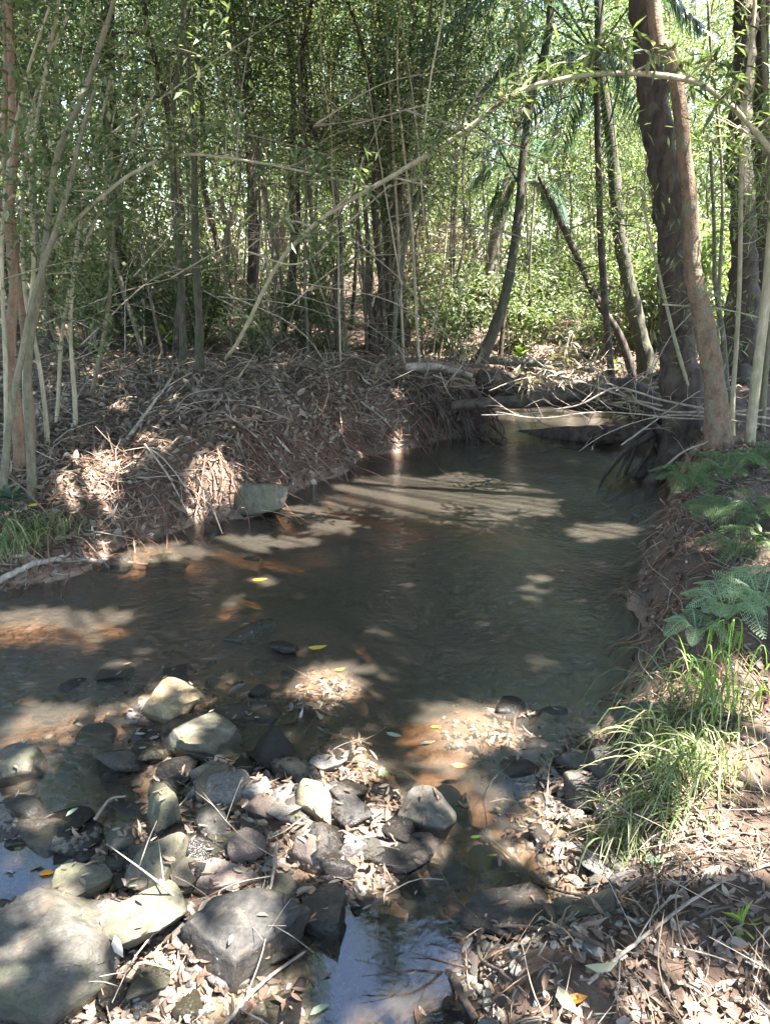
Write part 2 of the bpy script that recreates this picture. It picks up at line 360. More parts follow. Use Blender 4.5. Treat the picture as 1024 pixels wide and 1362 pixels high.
def watermat():
    m, nt, out = newmat('creek_water')
    geo = nt.nodes.new("ShaderNodeNewGeometry")
    mp = nt.nodes.new("ShaderNodeMapping"); mp.inputs['Scale'].default_value = (1, 1.5, 1); nt.links.new(geo.outputs['Position'], mp.inputs[0])
    n1 = N_(nt, "ShaderNodeTexNoise", i_Scale=20.0, i_Detail=4.0, i_Roughness=.55, i_Distortion=.6); nt.links.new(mp.outputs[0], n1.inputs['Vector'])
    n2 = N_(nt, "ShaderNodeTexNoise", i_Scale=3.2, i_Detail=2.0); nt.links.new(mp.outputs[0], n2.inputs['Vector'])
    n0 = N_(nt, "ShaderNodeTexNoise", i_Scale=.9, i_Detail=2.0); nt.links.new(geo.outputs['Position'], n0.inputs['Vector'])
    st = N_(nt, "ShaderNodeMapRange"); nt.links.new(n0.outputs[0], st.inputs[0]); st.inputs[1].default_value = .35; st.inputs[2].default_value = .6
    st.inputs[3].default_value = .35; st.inputs[4].default_value = 1.0
    b1 = N_(nt, "ShaderNodeBump", i_Distance=.020); nt.links.new(n1.outputs[0], b1.inputs['Height'])
    sx = nt.nodes.new("ShaderNodeSeparateXYZ"); nt.links.new(geo.outputs['Position'], sx.inputs[0])   # the small pools between the stones lie still
    cm = N_(nt, "ShaderNodeMapRange"); nt.links.new(sx.outputs[1], cm.inputs[0]); cm.inputs[1].default_value = 2.0; cm.inputs[2].default_value = 3.0; cm.inputs[3].default_value = .03
    mu = nt.nodes.new("ShaderNodeMath"); mu.operation = 'MULTIPLY'; nt.links.new(st.outputs[0], mu.inputs[0]); nt.links.new(cm.outputs[0], mu.inputs[1])
    nt.links.new(mu.outputs[0], b1.inputs['Strength'])
    b2 = N_(nt, "ShaderNodeBump", i_Strength=.6, i_Distance=.016); nt.links.new(n2.outputs[0], b2.inputs['Height']); nt.links.new(b1.outputs[0], b2.inputs['Normal']); nt.links.new(mu.outputs[0], b2.inputs['Strength'])
    tr = nt.nodes.new("ShaderNodeBsdfTransparent"); tr.inputs[0].default_value = (.93, .90, .86, 1)
    df = nt.nodes.new("ShaderNodeBsdfDiffuse"); df.inputs[0].default_value = (.50, .43, .33, 1)
    mx = nt.nodes.new("ShaderNodeMixShader"); mx.inputs[0].default_value = .058
    nt.links.new(tr.outputs[0], mx.inputs[1]); nt.links.new(df.outputs[0], mx.inputs[2])
    gl = nt.nodes.new("ShaderNodeBsdfGlossy"); gl.inputs['Roughness'].default_value = .03; nt.links.new(b2.outputs[0], gl.inputs['Normal'])
    fr = nt.nodes.new("ShaderNodeFresnel"); fr.inputs[0].default_value = 1.8; nt.links.new(b2.outputs[0], fr.inputs['Normal'])
    m2 = nt.nodes.new("ShaderNodeMixShader"); nt.links.new(fr.outputs[0], m2.inputs[0]); nt.links.new(mx.outputs[0], m2.inputs[1]); nt.links.new(gl.outputs[0], m2.inputs[2])
    nt.links.new(m2.outputs[0], out.inputs[0])
    va = nt.nodes.new('ShaderNodeVolumeAbsorption'); va.inputs[0].default_value = (.60, .53, .41, 1); va.inputs[1].default_value = 10.0
    nt.links.new(va.outputs[0], out.inputs['Volume'])
    return m

# ------------------------------------------------------------ ground and water
def axis(a, b, step, lo, hi, g=1.13):
    m = list(np.arange(a, b, step)); s = step; v = b
    while v < hi: m.append(v); s *= g; v += s
    s = step; v = a - step; pre = []
    while v > lo: pre.append(v); s *= g; v -= s
    return np.array(pre[::-1] + m)
xs = axis(-2.6, 3.0, .022, -70, 70); ys = np.concatenate([axis(.7, 4.2, .022, -12, .7)[:-1], axis(4.2, 9.5, .05, 4.19, 90, 1.1)])
ys = np.unique(ys)
X, Y = np.meshgrid(xs, ys); Z = height(X, Y)
g_ = MB(); ny, nx = X.shape
i = np.arange(ny-1)[:, None]*nx + np.arange(nx-1)[None]
g_.add(np.stack([X, Y, Z], -1).reshape(-1, 3), np.stack([i, i+1, i+nx+1, i+nx], -1).reshape(-1, 4))
ground = tag(g_.build('ground', groundmat(), smooth=True), kind='structure')
wb = MB(); wb.add([(x_, y_, z_) for z_ in (0, -1.3) for x_, y_ in ((-14, -3), (9, -3), (9, 13), (-14, 13))], [[0, 1, 2, 3], [7, 6, 5, 4], [0, 4, 5, 1], [1, 5, 6, 2], [2, 6, 7, 3], [3, 7, 4, 0]])
tag(wb.build('creek_water', watermat()), kind='structure')

def project(p):
    q = np.asarray(p, float)-np.array([0, 0, CAMZ]); d = q[1]*CP-q[2]*SP_
    return PW/2+F*q[0]/d, PH/2-F*(q[1]*SP_+q[2]*CP)/d
SL = [(224, 937, 'tan yellow boulder'), (262, 982, 'large angular block'), (175, 880, 'flat oval stone'), (322, 943, 'half-sunk flat slab'), (25, 1015, 'pale-topped left-edge boulder'), (50, 1108, 'broad left-edge slab'),
      (222, 1092, 'upright grey-green stone'), (388, 1080, 'green sprout'), (432, 1076, 'tan sunlit stone'), (564, 1086, 'mottled round lump'), (540, 1136, 'broad dark stone'), (300, 1178, 'long reddish slab'),
      (330, 1240, 'large dark boulder'), (430, 1215, 'dark blocky stone'), (178, 1238, 'big angular mossy boulder'), (70, 1290, 'huge corner boulder'), (206, 1168, 'double-humped mossy stone'), (420, 1145, 'pinkish stone'),
      (520, 1290, 'blue bottom pool'), (672, 1208, 'wet shiny boulder'), (640, 965, 'sunlit mud patch'), (735, 1090, 'sunlit mud tongue'), (766, 1020, 'grey rubbly stone'), (885, 1085, 'drooping grass tuft'), (440, 1016, 'wet bluish-white stone'), (350, 1330, 'yellow-brown stick')]
TLM = [(20, 'the reddish stems at the left edge'), (95, 'the olive forked stem'), (160, 'the tall black trunk'), (210, 'the bluish leafy sapling'), (254, 'the two mossy poles'), (300, 'the foot of the arching branch'), (338, 'the dark straight trunk'),
       (400, 'the middle of the left bank'), (450, 'the right part of the left bank'), (525, 'the vine-covered centre trunk'), (600, 'the pale broken log end'), (660, 'the slender leaning tree'), (720, 'the thinner grey log'), (780, 'the dark leaning stem'), (855, 'the dark curved tree'),
       (905, 'the massive dark trunk'), (960, 'the smooth brown tree'), (1000, 'the yellow cane'), (1080, 'the right edge of the view')]
def rel(px, py, L):
    m = min(L, key=lambda t: (t[0]-px)**2+(t[1]-py)**2); dx, dy = px-m[0], py-m[1]
    w_ = ('left of' if dx < 0 else 'right of') if abs(dx) > abs(dy) else ('just above' if dy < 0 else 'just below')
    return w_+' the '+m[2]
# ------------------------------------------------------------ stones
def ico(sub):
    import bmesh
    bm = bmesh.new(); bmesh.ops.create_icosphere(bm, subdivisions=sub, radius=1)
    v = np.array([a.co[:] for a in bm.verts]); f = np.array([[x.index for x in p.verts] for p in bm.faces]); bm.free()
    return v, f
ICO = {3: ico(3), 4: ico(4), 5: ico(5)}
def stone_verts(sub, seed, cuts=9, flat=False):
    g = np.random.default_rng(seed); v, f = ICO[sub]; v = v.copy()
    for k in range(cuts):
        n = unit(g.normal(size=3)*np.array([1, 1, .8])); d = g.uniform(.36, .72)
        over = np.maximum(0, v@n - d); v -= .93*over[:, None]*n
    n = unit(np.array([g.normal()*.14, g.normal()*.14-.05, 1])); d = .35 if flat else g.uniform(.4, .6); over = np.maximum(0, v@n-d); v -= .94*over[:, None]*n
    v /= np.abs(v).max(0)
    for s, a in ((2.2, .05), (6, .03), (17, .02), (40, .010), (85, .005)):
        d = (vn(v[:, 0]*s+seed, v[:, 1]*s+v[:, 2]*s*1.3, seed % 97)-.5) + (vn(v[:, 2]*s+seed*.7, v[:, 0]*s-v[:, 1]*s, seed % 89)-.5)
        v += v*a*d[:, None]
    return v, f
def stone(px, py, w, h, mat, label, seed, hk=.55, rot=None, name='stone', flat=False, sink=.04):
    w *= 1.1; h *= 1.1
    p = onz(px, py, .0); dp = depth_of(p); wm = w*dp/F; hm = h*dp/F
    ang = math.atan2(CAMZ, math.hypot(p[0], p[1])); Hh = min(wm, hm)*hk*.8
    ly = max(.5*wm, (hm - Hh*math.cos(ang)*.8)/math.sin(ang)); ly = min(ly, 1.6*wm)
    p = onz(px, py, Hh*.3); gz = max(H1(p[0], p[1]), -.05)
    v, f = stone_verts(5 if w > 90 else 4, seed, 10, flat)
    v = v*np.array([wm/2, ly/2, Hh])
    a = random.uniform(-.9, .9) if rot is None else rot
    c, s = math.cos(a), math.sin(a); v = v@np.array([[c, s, 0], [-s, c, 0], [0, 0, 1]])
    mb = MB(); mb.add(v, f); o = mb.build(name, M[mat], smooth=True)
    o.location = (p[0], p[1], gz + Hh*(.5-sink))
    return tag(o, label, 'stone')
ST = [
 (175, 880, 88, 34, 'stone_grey', 'flat oval grey-green stone in the shallows left of the tan boulder', .3),
 (224, 937, 78, 64, 'stone_tan', 'tan yellow boulder with a pale patch, beside the small white block', .8),
 (178, 948, 30, 42, 'stone_white', 'small white sunlit block standing left of the tan boulder', 1.0),
 (262, 982, 98, 80, 'stone_green', 'large angular grey-green block in front of the tan boulder', .6),
 (322, 943, 88, 36, 'stone_grey', 'flat grey slab half under water right of the tan boulder', .3),
 (287, 1030, 54, 44, 'stone_grey', 'grey square-edged stone below the large angular block', .8),
 (222, 1046, 56, 34, 'stone_green', 'low mossy stone below and left of the large angular block', .6),
 (242, 1033, 32, 24, 'stone_dark', 'small dark round stone under the edge of the large angular block', .7),
 (25, 1015, 68, 58, 'stone_grey', 'grey boulder with a pale top at the left edge of the creek', .6),
 (20, 1066, 74, 40, 'stone_grey', 'dark grey wedge of stone at the left edge, below the pale-topped boulder', .5),
 (50, 1108, 118, 52, 'stone_grey', 'broad flat grey slab at the left edge above the green leaf', .4),
 (172, 1070, 78, 30, 'stone_dark', 'long low dark stone left of the upright mossy stones', .6),
 (222, 1092, 52, 58, 'stone_green', 'upright grey-green stone in the middle of the left rubble', .8),
 (345, 1060, 52, 34, 'stone_white', 'pale whitish sunlit stone on the stone bar', .7),
 (381, 1063, 30, 40, 'stone_white', 'narrow upright pale stone beside the green sprout', .9),
 (432, 1076, 68, 58, 'stone_tan', 'tan rounded sunlit stone right of the green sprout', .6),
 (180, 976, 40, 22, 'stone_dark', 'small dark wet stone just below the white block', .6),
 (330, 836, 74, 28, 'stone_grey', 'lone pale-topped stone standing in mid water above the stone bar', .5),
 (351, 672, 72, 40, 'stone_green', 'mossy boulder at the foot of the left bank', .8),
 (222, 738, 54, 26, 'stone_green', 'low mossy stone at the water edge under the left bank', .6),
 (150, 745, 52, 18, 'stone_dark', 'dark bluish stone by the end of the pale stick', .6),
 (282, 704, 30, 20, 'stone_dark', 'small bluish wet stone left of the mossy bank boulder', .8),
 (222, 797, 120, 24, 'stone_grey', 'long flat bluish slab awash in the shallows', .3),
 (336, 732, 24, 10, 'stone_dark', 'tiny dark stone barely breaking the water below the mossy boulder', .5),
 (70, 1292, 215, 175, 'stone_grey', 'huge flat-faced grey boulder filling the bottom left corner', .55),
 (24, 1218, 80, 44, 'stone_green', 'mossy rock behind the huge corner boulder at the left edge', .6),
 (178, 1238, 116, 112, 'stone_green', 'big angular mossy boulder with sun flecks beside the huge corner boulder', .6),
 (118, 1186, 80, 60, 'stone_green', 'mossy slab leaning behind the huge corner boulder', .6),
 (134, 1152, 48, 36, 'stone_green', 'small bright green mossy stone above the leaning slab', .8),
 (206, 1168, 78, 70, 'stone_green', 'rounded mossy double-humped stone above the big angular boulder', .7),
 (158, 1122, 40, 52, 'stone_grey', 'narrow grey stone between the flat slab and the upright mossy stone', .7),
 (300, 1178, 118, 34, 'stone_pink', 'long flat reddish slab in the middle of the rubble', .5),
 (330, 1240, 150, 130, 'stone_dark', 'large dark boulder with a sunlit face, bottom centre left', .6),
 (430, 1215, 84, 72, 'stone_dark', 'dark blocky stone beside the blue pool at the bottom', .7),
 (286, 1096, 88, 46, 'stone_grey', 'flat layered grey stone above the long reddish slab', .5),
 (420, 1145, 58, 40, 'stone_pink', 'pinkish stone in the litter below the tan rounded stone', .7),
 (466, 1140, 42, 36, 'stone_white', 'pale grey stone right of the pinkish stone', .7),
 (490, 1197, 44, 34, 'stone_grey', 'small bluish-grey stone at the top of the blue pool', .7),
 (564, 1086, 78, 66, 'stone_grey', 'round mottled brown-grey lump at the edge of the brown channel', .85),
 (540, 1136, 104, 54, 'stone_dark', 'broad dark stone just below the round mottled lump', .5),
 (672, 1208, 140, 84, 'stone_dark', 'wet shiny dark boulder in the channel at the bottom, with a grey glint', .5),
 (740, 940, 44, 26, 'stone_dark', 'small black stone in the water right of the sunlit mud patch', .8),
 (700, 948, 40, 18, 'stone_dark', 'black pointed stone touching the sunlit mud patch', .8),
 (690, 1017, 52, 34, 'stone_dark', 'dark oval stone at the top of the long sunlit mud tongue', .6),
 (766, 1020, 62, 36, 'stone_grey', 'grey rubbly stone at the foot of the right bank', .7),
 (778, 1060, 60, 54, 'stone_dark', 'dark brown block half buried beside the grass tuft', .8),
 (618, 1062, 26, 40, 'stone_dark', 'small upright bluish stone right of the round mottled lump', .9),
 (440, 1016, 54, 28, 'stone_white', 'wet bluish-white stone at the upper edge of the stone bar', .6),
 (250, 1130, 44, 34, 'stone_dark', 'dark square stone between the layered stone and the mossy hump', .7),
 (100, 1240, 40, 30, 'stone_grey', 'small grey stone wedged beside the leaning mossy slab', .7),
 (395, 1110, 40, 26, 'stone_grey', 'small grey stone just below the green sprout', .6),
 (815, 1160, 40, 30, 'stone_grey', 'small stone at the foot of the right bank below the grass tuft', .6),
 (520, 1215, 70, 44, 'stone_dark', 'dark stone sunk in the blue pool, upper side', .35),
 (560, 1345, 60, 40, 'stone_dark', 'dark stone under the thick bottom branch', .5),
 (420, 1295, 60, 30, 'stone_pink', 'low brown stone left of the blue pool', .4),
]
for k, s in enumerate(ST):
    stone(s[0], s[1], s[2], s[3], s[4], s[5], 100+k*7, s[6], flat=s[2] > 75)
protos = []
for k in range(10):
    v, f = stone_verts(3, 900+k*13, 8); v = v*np.array([1, random.uniform(.55, .95), random.uniform(.25, .55)])
    mb = MB(); mb.add(v, f); protos.append(mb.mesh('small_stone', True))
cnt = 0; g = np.random.default_rng(5)
SMALLM = ['stone_grey', 'stone_dark', 'stone_green', 'stone_dark', 'stone_grey', 'stone_pink', 'stone_dark', 'stone_white']
for me in protos: me.materials.append(M['stone_grey'])
zones = [((20, 620), (1000, 1362), 150), ((60, 400), (850, 1010), 34), ((640, 850), (925, 1260), 30), ((0, 330), (900, 1150), 34)]
for (xa, xb), (ya, yb), n in zones:
    for _ in range(n):
        px, py = g.uniform(xa, xb), g.uniform(ya, yb)
        if xa == 90 and px > 560 and py < 1040: continue
        p = onz(px, py, 0); z = H1(p[0], p[1]); s = .5*float(20+58*g.random()**1.4)*depth_of(p)/F*(1.15 if z > -.03 else .8)
        o = bpy.data.objects.new('small_stone', protos[int(g.integers(10))]); COL.objects.link(o)
        if g.random() < .75:
            o.data = o.data.copy() if False else o.data
        mk = SMALLM[int(g.integers(len(SMALLM)))]; o.material_slots[0].link = 'OBJECT'; o.material_slots[0].material = M[mk]; kk = protos.index(o.data)
        o.location = (p[0], p[1], z + s*.3); o.scale = (s, s, s); o.rotation_euler = (g.uniform(-.4, .4), g.uniform(-.4, .4), g.uniform(0, 6.3))
        right = px > 640
        psz = 2*s*F/depth_of(p); col_ = dict(stone_grey='grey', stone_dark='dark', stone_green='mossy', stone_pink='pinkish', stone_white='pale')[mk]
        tag(o, ('tiny ' if psz < 30 else 'small ' if psz < 46 else 'middling ')+col_+(' long' if kk in (1, 4, 8) else ' rounded' if kk in (0, 3, 6) else ' blocky')+' stone '+rel(px, py, SL), 'stone',
            'small stones under the right bank' if right else 'small stones of the stone bar'); cnt += 1

pm = leafmat('pebbles', [(0, (.045, .042, .038)), (.5, (.12, .11, .095)), (.85, (.21, .18, .14)), (1, (.36, .32, .27))], 0, .5, .4)
import bmesh as _b
_bm = _b.new(); _b.ops.create_icosphere(_bm, subdivisions=2, radius=1); pv = np.array([a.co[:] for a in _bm.verts]); pf = np.array([[x.index for x in p.verts] for p in _bm.faces]); _bm.free()
mb = MB(); g = np.random.default_rng(17)
for _ in range(4200):
    px, py = g.uniform(-20, 660), g.uniform(880, 1400)
    if _ % 6 == 0: px, py = g.uniform(640, 840), g.uniform(920, 1330)
    p = onz(px, py, 0); z = H1(p[0], p[1])
    if z < -.06: continue
    v = pv*(1+g.uniform(-.25, .2, (len(pv), 1)))*np.array([1, g.uniform(.5, 1), g.uniform(.35, .8)])*float(np.exp(g.normal()*.45)*.009); a = g.uniform(0, 6.28); c, s_ = math.cos(a), math.sin(a)
    v = v@np.array([[c, s_, 0], [-s_, c, 0], [0, 0, 1]]); mb.add(v+np.array([p[0], p[1], z+.003]), pf)
tag(mb.build('gravel', pm), 'wet gravel and stone chips between the stones of the bar', 'gravel', kind='stuff')

# ------------------------------------------------------------ trees along the creek, placed by where they stand
CROWN_TREES = []
def trunk_path(pts, Y=None, lean=0.0, top=None, extra=()):
    """pts: (px, py, width_px) from base up; base sits on the ground"""
    b = G(pts[0][0], pts[0][1]); Y0 = b[1] if Y is None else Y
    P = [np.array([ony(pts[0][0], pts[0][1], Y0)[0], Y0, 0])]; P[0][2] = H1(P[0][0], Y0)-.08; W = []
    z0 = ony(pts[0][0], pts[0][1], Y0)[2]
    for k, (px, py, wd) in enumerate(pts):
        if k: 
            q = ony(px, py, Y0 + lean*k/len(pts)); P.append(q)
        W.append(wd*depth_of(P[-1])/F*.5)
    P = np.array(P); W = np.array(W)
    if top is not None and P[-1][2] < top:
        d = P[-1]-P[-2]; d = d/max(d[2], .2); d = d*.6+np.array([0, 0, .4])
        dz = top-P[-1][2]; q1 = P[-1]+d*dz*.5+np.array([.1*dz*.3, 0, 0]); q2 = P[-1]+d*dz*.85; q2[2] = top
        P = np.vstack([P, q1, q2]); W = np.append(W, [W[-1]*.75, W[-1]*.4])
    return P, W
def swig(P, n, amp, seed):
    Q = spline(P, n); t = np.linspace(0, 1, n); L = np.linalg.norm(P[-1]-P[0])
    Q[:, 0] += amp*(vn(t*L*1.2, seed+0*t, 21)-.5)*np.clip(t*8, 0, 1); Q[:, 1] += amp*(vn(t*L*1.2, seed+7+0*t, 22)-.5)*np.clip(t*8, 0, 1)
    return Q
def twigs(mb, P, rad, n, ln, g, up=.4, tmin=.3, sub=True, tips=None, wid=.3):
    """side twigs along path P"""
    m = len(P)
    for _ in range(n):
        i = int(g.uniform(tmin, .98)*(m-1)); b = P[i]; d = rdir(1, g)[0]; d[2] = abs(d[2])*.6+up*g.uniform(-.3, 1); d = unit(d)
        L = ln*g.uniform(.5, 1.3); e = b+d*L; mid = (b+e)/2+rdir(1, g)[0]*L*.12
        q = spline([b, mid, e+np.array([0, 0, -.1*L])], 7); r = min(rad[i]*wid, .016)*g.uniform(.6, 1.1)
        tube(mb, q, np.linspace(r, r*.3, 7), 5)
        if tips is not None: tips.append(q[3:]); 
        if sub:
            for _ in range(2):
                j = int(g.integers(2, 6)); d2 = unit(d+rdir(1, g)[0]*.9); q2 = spline([q[j], q[j]+d2*L*.25, q[j]+d2*L*.5+np.array([0, 0, -.05*L])], 5)
                tube(mb, q2, np.linspace(r*.5, r*.2, 5), 4)
                if tips is not None: tips.append(q2)
def foliage(mb, tips, per, L, W, g, spread=.12, flatten=.5, hang=.2):
    if not tips: return
    tips = [t for t in tips if g.random() < .6]; per = int(per*1.7)
    if not tips: return
    pts = np.concatenate(tips); n = len(pts)*per
    P = np.repeat(pts, per, 0) + g.normal(size=(n, 3))*spread
    A = rdir(n, g); A[:, 2] = A[:, 2]*.6-hang; Nn = rdir(n, g)*flatten+np.array([0, 0, 1])
    leaves(mb, P, A, Nn, L*g.uniform(.55, 1.25, n), W*g.uniform(.6, 1.2, n))
def px_tree(name, label, pts, bark, leaf=None, top=7, Y=None, lean=0, amp=.05, sides=12, rough=.12, ntw=10, ltw=.8, per=6, lsz=(.062, .026), seed=0, tmin=.35, root=0, cat='tree', group=None, crown_owner=False, crown_pos=None, density=1.0):
    g = np.random.default_rng(1000+seed)
    P, W = trunk_path(pts, Y, lean, top)
    n = max(24, int((P[-1][2]-P[0][2])*14)); Q = swig(P, n, amp, seed*3.3)
    rad = np.interp(np.linspace(0, 1, n), np.linspace(0, 1, len(W)), W); zz = Q[:, 2]-Q[0, 2]
    rad = rad*(1+.45*np.exp(-np.maximum(zz, 0)/.18)*(1 if root else .4))
    e = empty(name, Q[0], label, cat, group)
    mb = MB(); tube(mb, Q, rad, sides, rough, seed)
    for k in range(root):
        a = g.uniform(0, 6.28); d = np.array([math.cos(a), math.sin(a)*.7, 0]); r0 = rad[0]
        pts3 = []
        for t in np.linspace(0, 1, 6):
            q = Q[2]*(1-t)**2 + (Q[0]+d*r0*g.uniform(2.5, 4))*(1-(1-t)**2); hz = H1(q[0], q[1]); pts3.append([q[0], q[1], (Q[3][2])*(1-t)**2.5+(hz-.01)*(1-(1-t)**2.5)])
        tube(mb, spline(pts3, 12), np.linspace(r0*.35, r0*.08, 12), 7, .2, k)
    tips = []
    if ntw: twigs(mb, Q, rad, ntw, ltw, g, tips=tips, tmin=tmin)
    mb.build('trunk', M[bark], e, True, origin=Q[0])
    if leaf and tips:
        fb = MB(); foliage(fb, tips, per, lsz[0], lsz[1], g, spread=.14); fb.build('foliage' if not crown_owner else 'low_foliage', M[leaf], e, origin=Q[0])
    if crown_owner: CROWN_TREES.append((e, Q[-1], Q[0], bark, rad[-1], crown_pos))
    return e, Q, rad

# right hand group
px_tree('large_tree', 'massive dark rough-barked tree on the right bank behind the smooth brown trunk', [(912, 600, 54), (906, 520, 48), (900, 440, 44), (894, 340, 40), (884, 240, 40), (870, 140, 38), (858, 40, 34), (852, -60, 32)], 'bark_dark', top=9, ntw=0, rough=.2, sides=20, seed=1, root=7, crown_owner=True, amp=.04)
px_tree('smooth_tree', 'smooth orange-brown tree leaning left in front of the massive dark trunk', [(957, 592, 30), (950, 520, 28), (938, 430, 26), (922, 350, 22), (914, 250, 19), (906, 160, 19), (889, 70, 19), (869, -20, 18)], 'bark_brown', top=8.5, ntw=0, rough=.1, sides=16, seed=2, Y=None, root=4, crown_owner=True, amp=.03)
px_tree('large_tree', 'dark twin-looking tree at the right edge behind the pale canes', [(990, 470, 62), (985, 380, 34), (983, 280, 30), (985, 160, 30), (990, 40, 28), (992, -60, 26)], 'bark_dark', top=9, ntw=4, rough=.2, sides=16, seed=3, Y=7.6, root=5, crown_owner=True)
px_tree('large_tree', 'second dark trunk at the extreme right edge of the view', [(1022, 480, 40), (1012, 380, 24), (1010, 250, 20), (1012, 100, 20), (1018, -50, 18)], 'bark_dark', top=8, ntw=3, rough=.2, sides=14, seed=4, Y=7.9, root=3)
px_tree('dark_tree', 'dark curved tree beyond the log, left of the massive trunk', [(864, 495, 24), (846, 420, 20), (832, 360, 19), (822, 290, 17), (815, 200, 15), (800, 100, 13), (795, 0, 12)], 'bark_mossy', 'leaf_yellow', top=7, Y=9.2, seed=5, ntw=12, tmin=.25, crown_owner=True)
px_tree('dark_tree', 'thin dark stem leaning left into the dark curved tree', [(853, 495, 11), (826, 450, 10), (795, 400, 9), (765, 335, 8), (735, 275, 7), (715, 235, 5)], 'bark_dark', 'leaf_yellow', top=None, Y=9.0, seed=6, ntw=8, ltw=.5)
px_tree('leaning_tree', 'slender grey-green tree leaning right from the log pile in midstream', [(634, 482, 17), (655, 440, 14), (672, 385, 13), (686, 300, 12), (694, 220, 11), (706, 140, 10), (728, 60, 10), (735, -30, 9)], 'bark_mossy', 'leaf_blue', top=7, Y=8.9, seed=7, ntw=16, ltw=.9, per=8, tmin=.4, crown_owner=True)
px_tree('dark_tree', 'dark vine-covered trunk at the centre of the thicket', [(530, 470, 34), (524, 400, 30), (522, 320, 26), (514, 240, 24), (512, 150, 22), (508, 40, 20), (505, -40, 18)], 'bark_mossy', 'leaf_mid', top=8, Y=10.2, seed=8, ntw=26, ltw=.7, per=7, tmin=.1, crown_owner=True)
px_tree('dark_tree', 'dark stem leaning beside the vine-covered centre trunk', [(492, 470, 18), (506, 400, 16), (520, 340, 15), (545, 280, 12), (575, 240, 9)], 'bark_dark', 'leaf_mid', top=None, Y=9.8, seed=9, ntw=8, ltw=.5)
px_tree('dark_tree', 'tall black trunk in the left thicket behind the leafy sapling', [(170, 452, 26), (158, 380, 24), (154, 290, 22), (148, 190, 20), (144, 60, 18), (140, -60, 16)], 'bark_dark', 'leaf_mid', top=8, Y=9.6, seed=10, ntw=16, ltw=.8, tmin=.3, crown_owner=True)
px_tree('dark_tree', 'dark straight trunk in the gap left of centre', [(338, 440, 15), (337, 360, 14), (336, 260, 13), (330, 150, 12), (325, 0, 11)], 'bark_dark', 'leaf_mid', top=8, Y=11.5, seed=11, ntw=14, tmin=.3, crown_owner=True)
px_tree('mossy_sapling', 'mossy green-brown pole at the top of the left bank, left of its twin', [(243, 492, 10), (242, 400, 9), (238, 300, 8), (228, 180, 7), (240, 40, 6)], 'bark_mossy', 'leaf_mid', top=5.5, seed=12, ntw=10)
px_tree('mossy_sapling', 'mossy green-brown pole at the top of the left bank, right of its twin', [(266, 500, 12), (262, 400, 10), (256, 300, 9), (262, 180, 8), (250, 40, 6)], 'bark_mossy', 'leaf_mid', top=5.5, seed=13, ntw=10)
# left foreground clump
px_tree('creekside_tree', 'reddish smooth stem rising along the left edge of the view', [(22, 610, 17), (20, 480, 14), (16, 380, 12), (12, 300, 11), (20, 200, 11), (12, 80, 10), (8, -60, 10)], 'bark_red', 'leaf_blue', top=6.5, Y=4.6, seed=20, ntw=8, ltw=.7, tmin=.5, crown_owner=True)
px_tree('creekside_tree', 'olive stem in the left foreground that forks and bends right at the top', [(42, 672, 13), (40, 560, 11), (42, 470, 10), (58, 360, 9), (68, 270, 8), (76, 200, 8), (110, 120, 7), (138, 50, 7), (158, -20, 6)], 'bark_green', 'leaf_mid', top=4.5, Y=4.3, seed=21, ntw=9, ltw=.6, tmin=.6)
px_tree('creekside_tree', 'slanting olive stem crossing the left foreground to the left edge', [(-2, 650, 10), (14, 560, 9), (30, 470, 8), (48, 380, 7), (80, 280, 7), (104, 190, 6), (130, 120, 4)], 'bark_green', 'leaf_mid', top=None, Y=4.2, seed=22, ntw=7, ltw=.5, tmin=.6)
px_tree('creekside_tree', 'reddish bowed stem touching the straight one at the left edge', [(38, 560, 11), (34, 430, 9), (20, 340, 8), (12, 270, 10), (10, 160, 8), (4, 40, 7)], 'bark_red', None, top=5, Y=4.9, seed=23, ntw=4, ltw=.5, tmin=.6)
px_tree('creekside_sapling', 'thin pale upright sapling right of the left foreground stems', [(98, 560, 6), (96, 450, 5), (104, 330, 5), (120, 220, 4), (150, 100, 4)], 'bark_pale', 'leaf_mid', top=None, Y=5.3, seed=24, ntw=8, ltw=.4, tmin=.4)
px_tree('creekside_sapling', 'thin bent sapling on the left bank litter', [(118, 540, 6), (132, 480, 5), (146, 400, 5), (150, 330, 4), (165, 240, 3)], 'bark_green', 'leaf_mid', top=None, Y=5.9, seed=25, ntw=8, ltw=.4, tmin=.4)
for k, (lab, pts, YY) in enumerate([
    ('slender tan stem between the reddish stems and the olive forked stem', [(30, 600, 7), (32, 480, 6), (44, 360, 6), (40, 220, 5), (60, 90, 5), (80, -20, 4)], 4.8),
    ('slender tan stem crossing behind the olive forked stem at knee height', [(62, 590, 6), (52, 480, 6), (34, 380, 5), (30, 260, 5), (46, 130, 4), (90, 20, 4)], 5.0),
    ('very thin pale stem at the extreme left edge', [(4, 640, 6), (6, 500, 6), (2, 360, 5), (10, 240, 5), (34, 120, 4), (70, 10, 3)], 4.5),
    ('thin tan stem leaning right above the left bank litter', [(72, 560, 5), (86, 440, 5), (112, 330, 4), (150, 230, 4), (205, 120, 3)], 5.4)]):
    px_tree('creekside_sapling', lab, pts, 'bark_pale', 'leaf_mid', top=None, Y=YY, seed=60+k, ntw=12, ltw=.45, per=4, tmin=.3, sides=8)
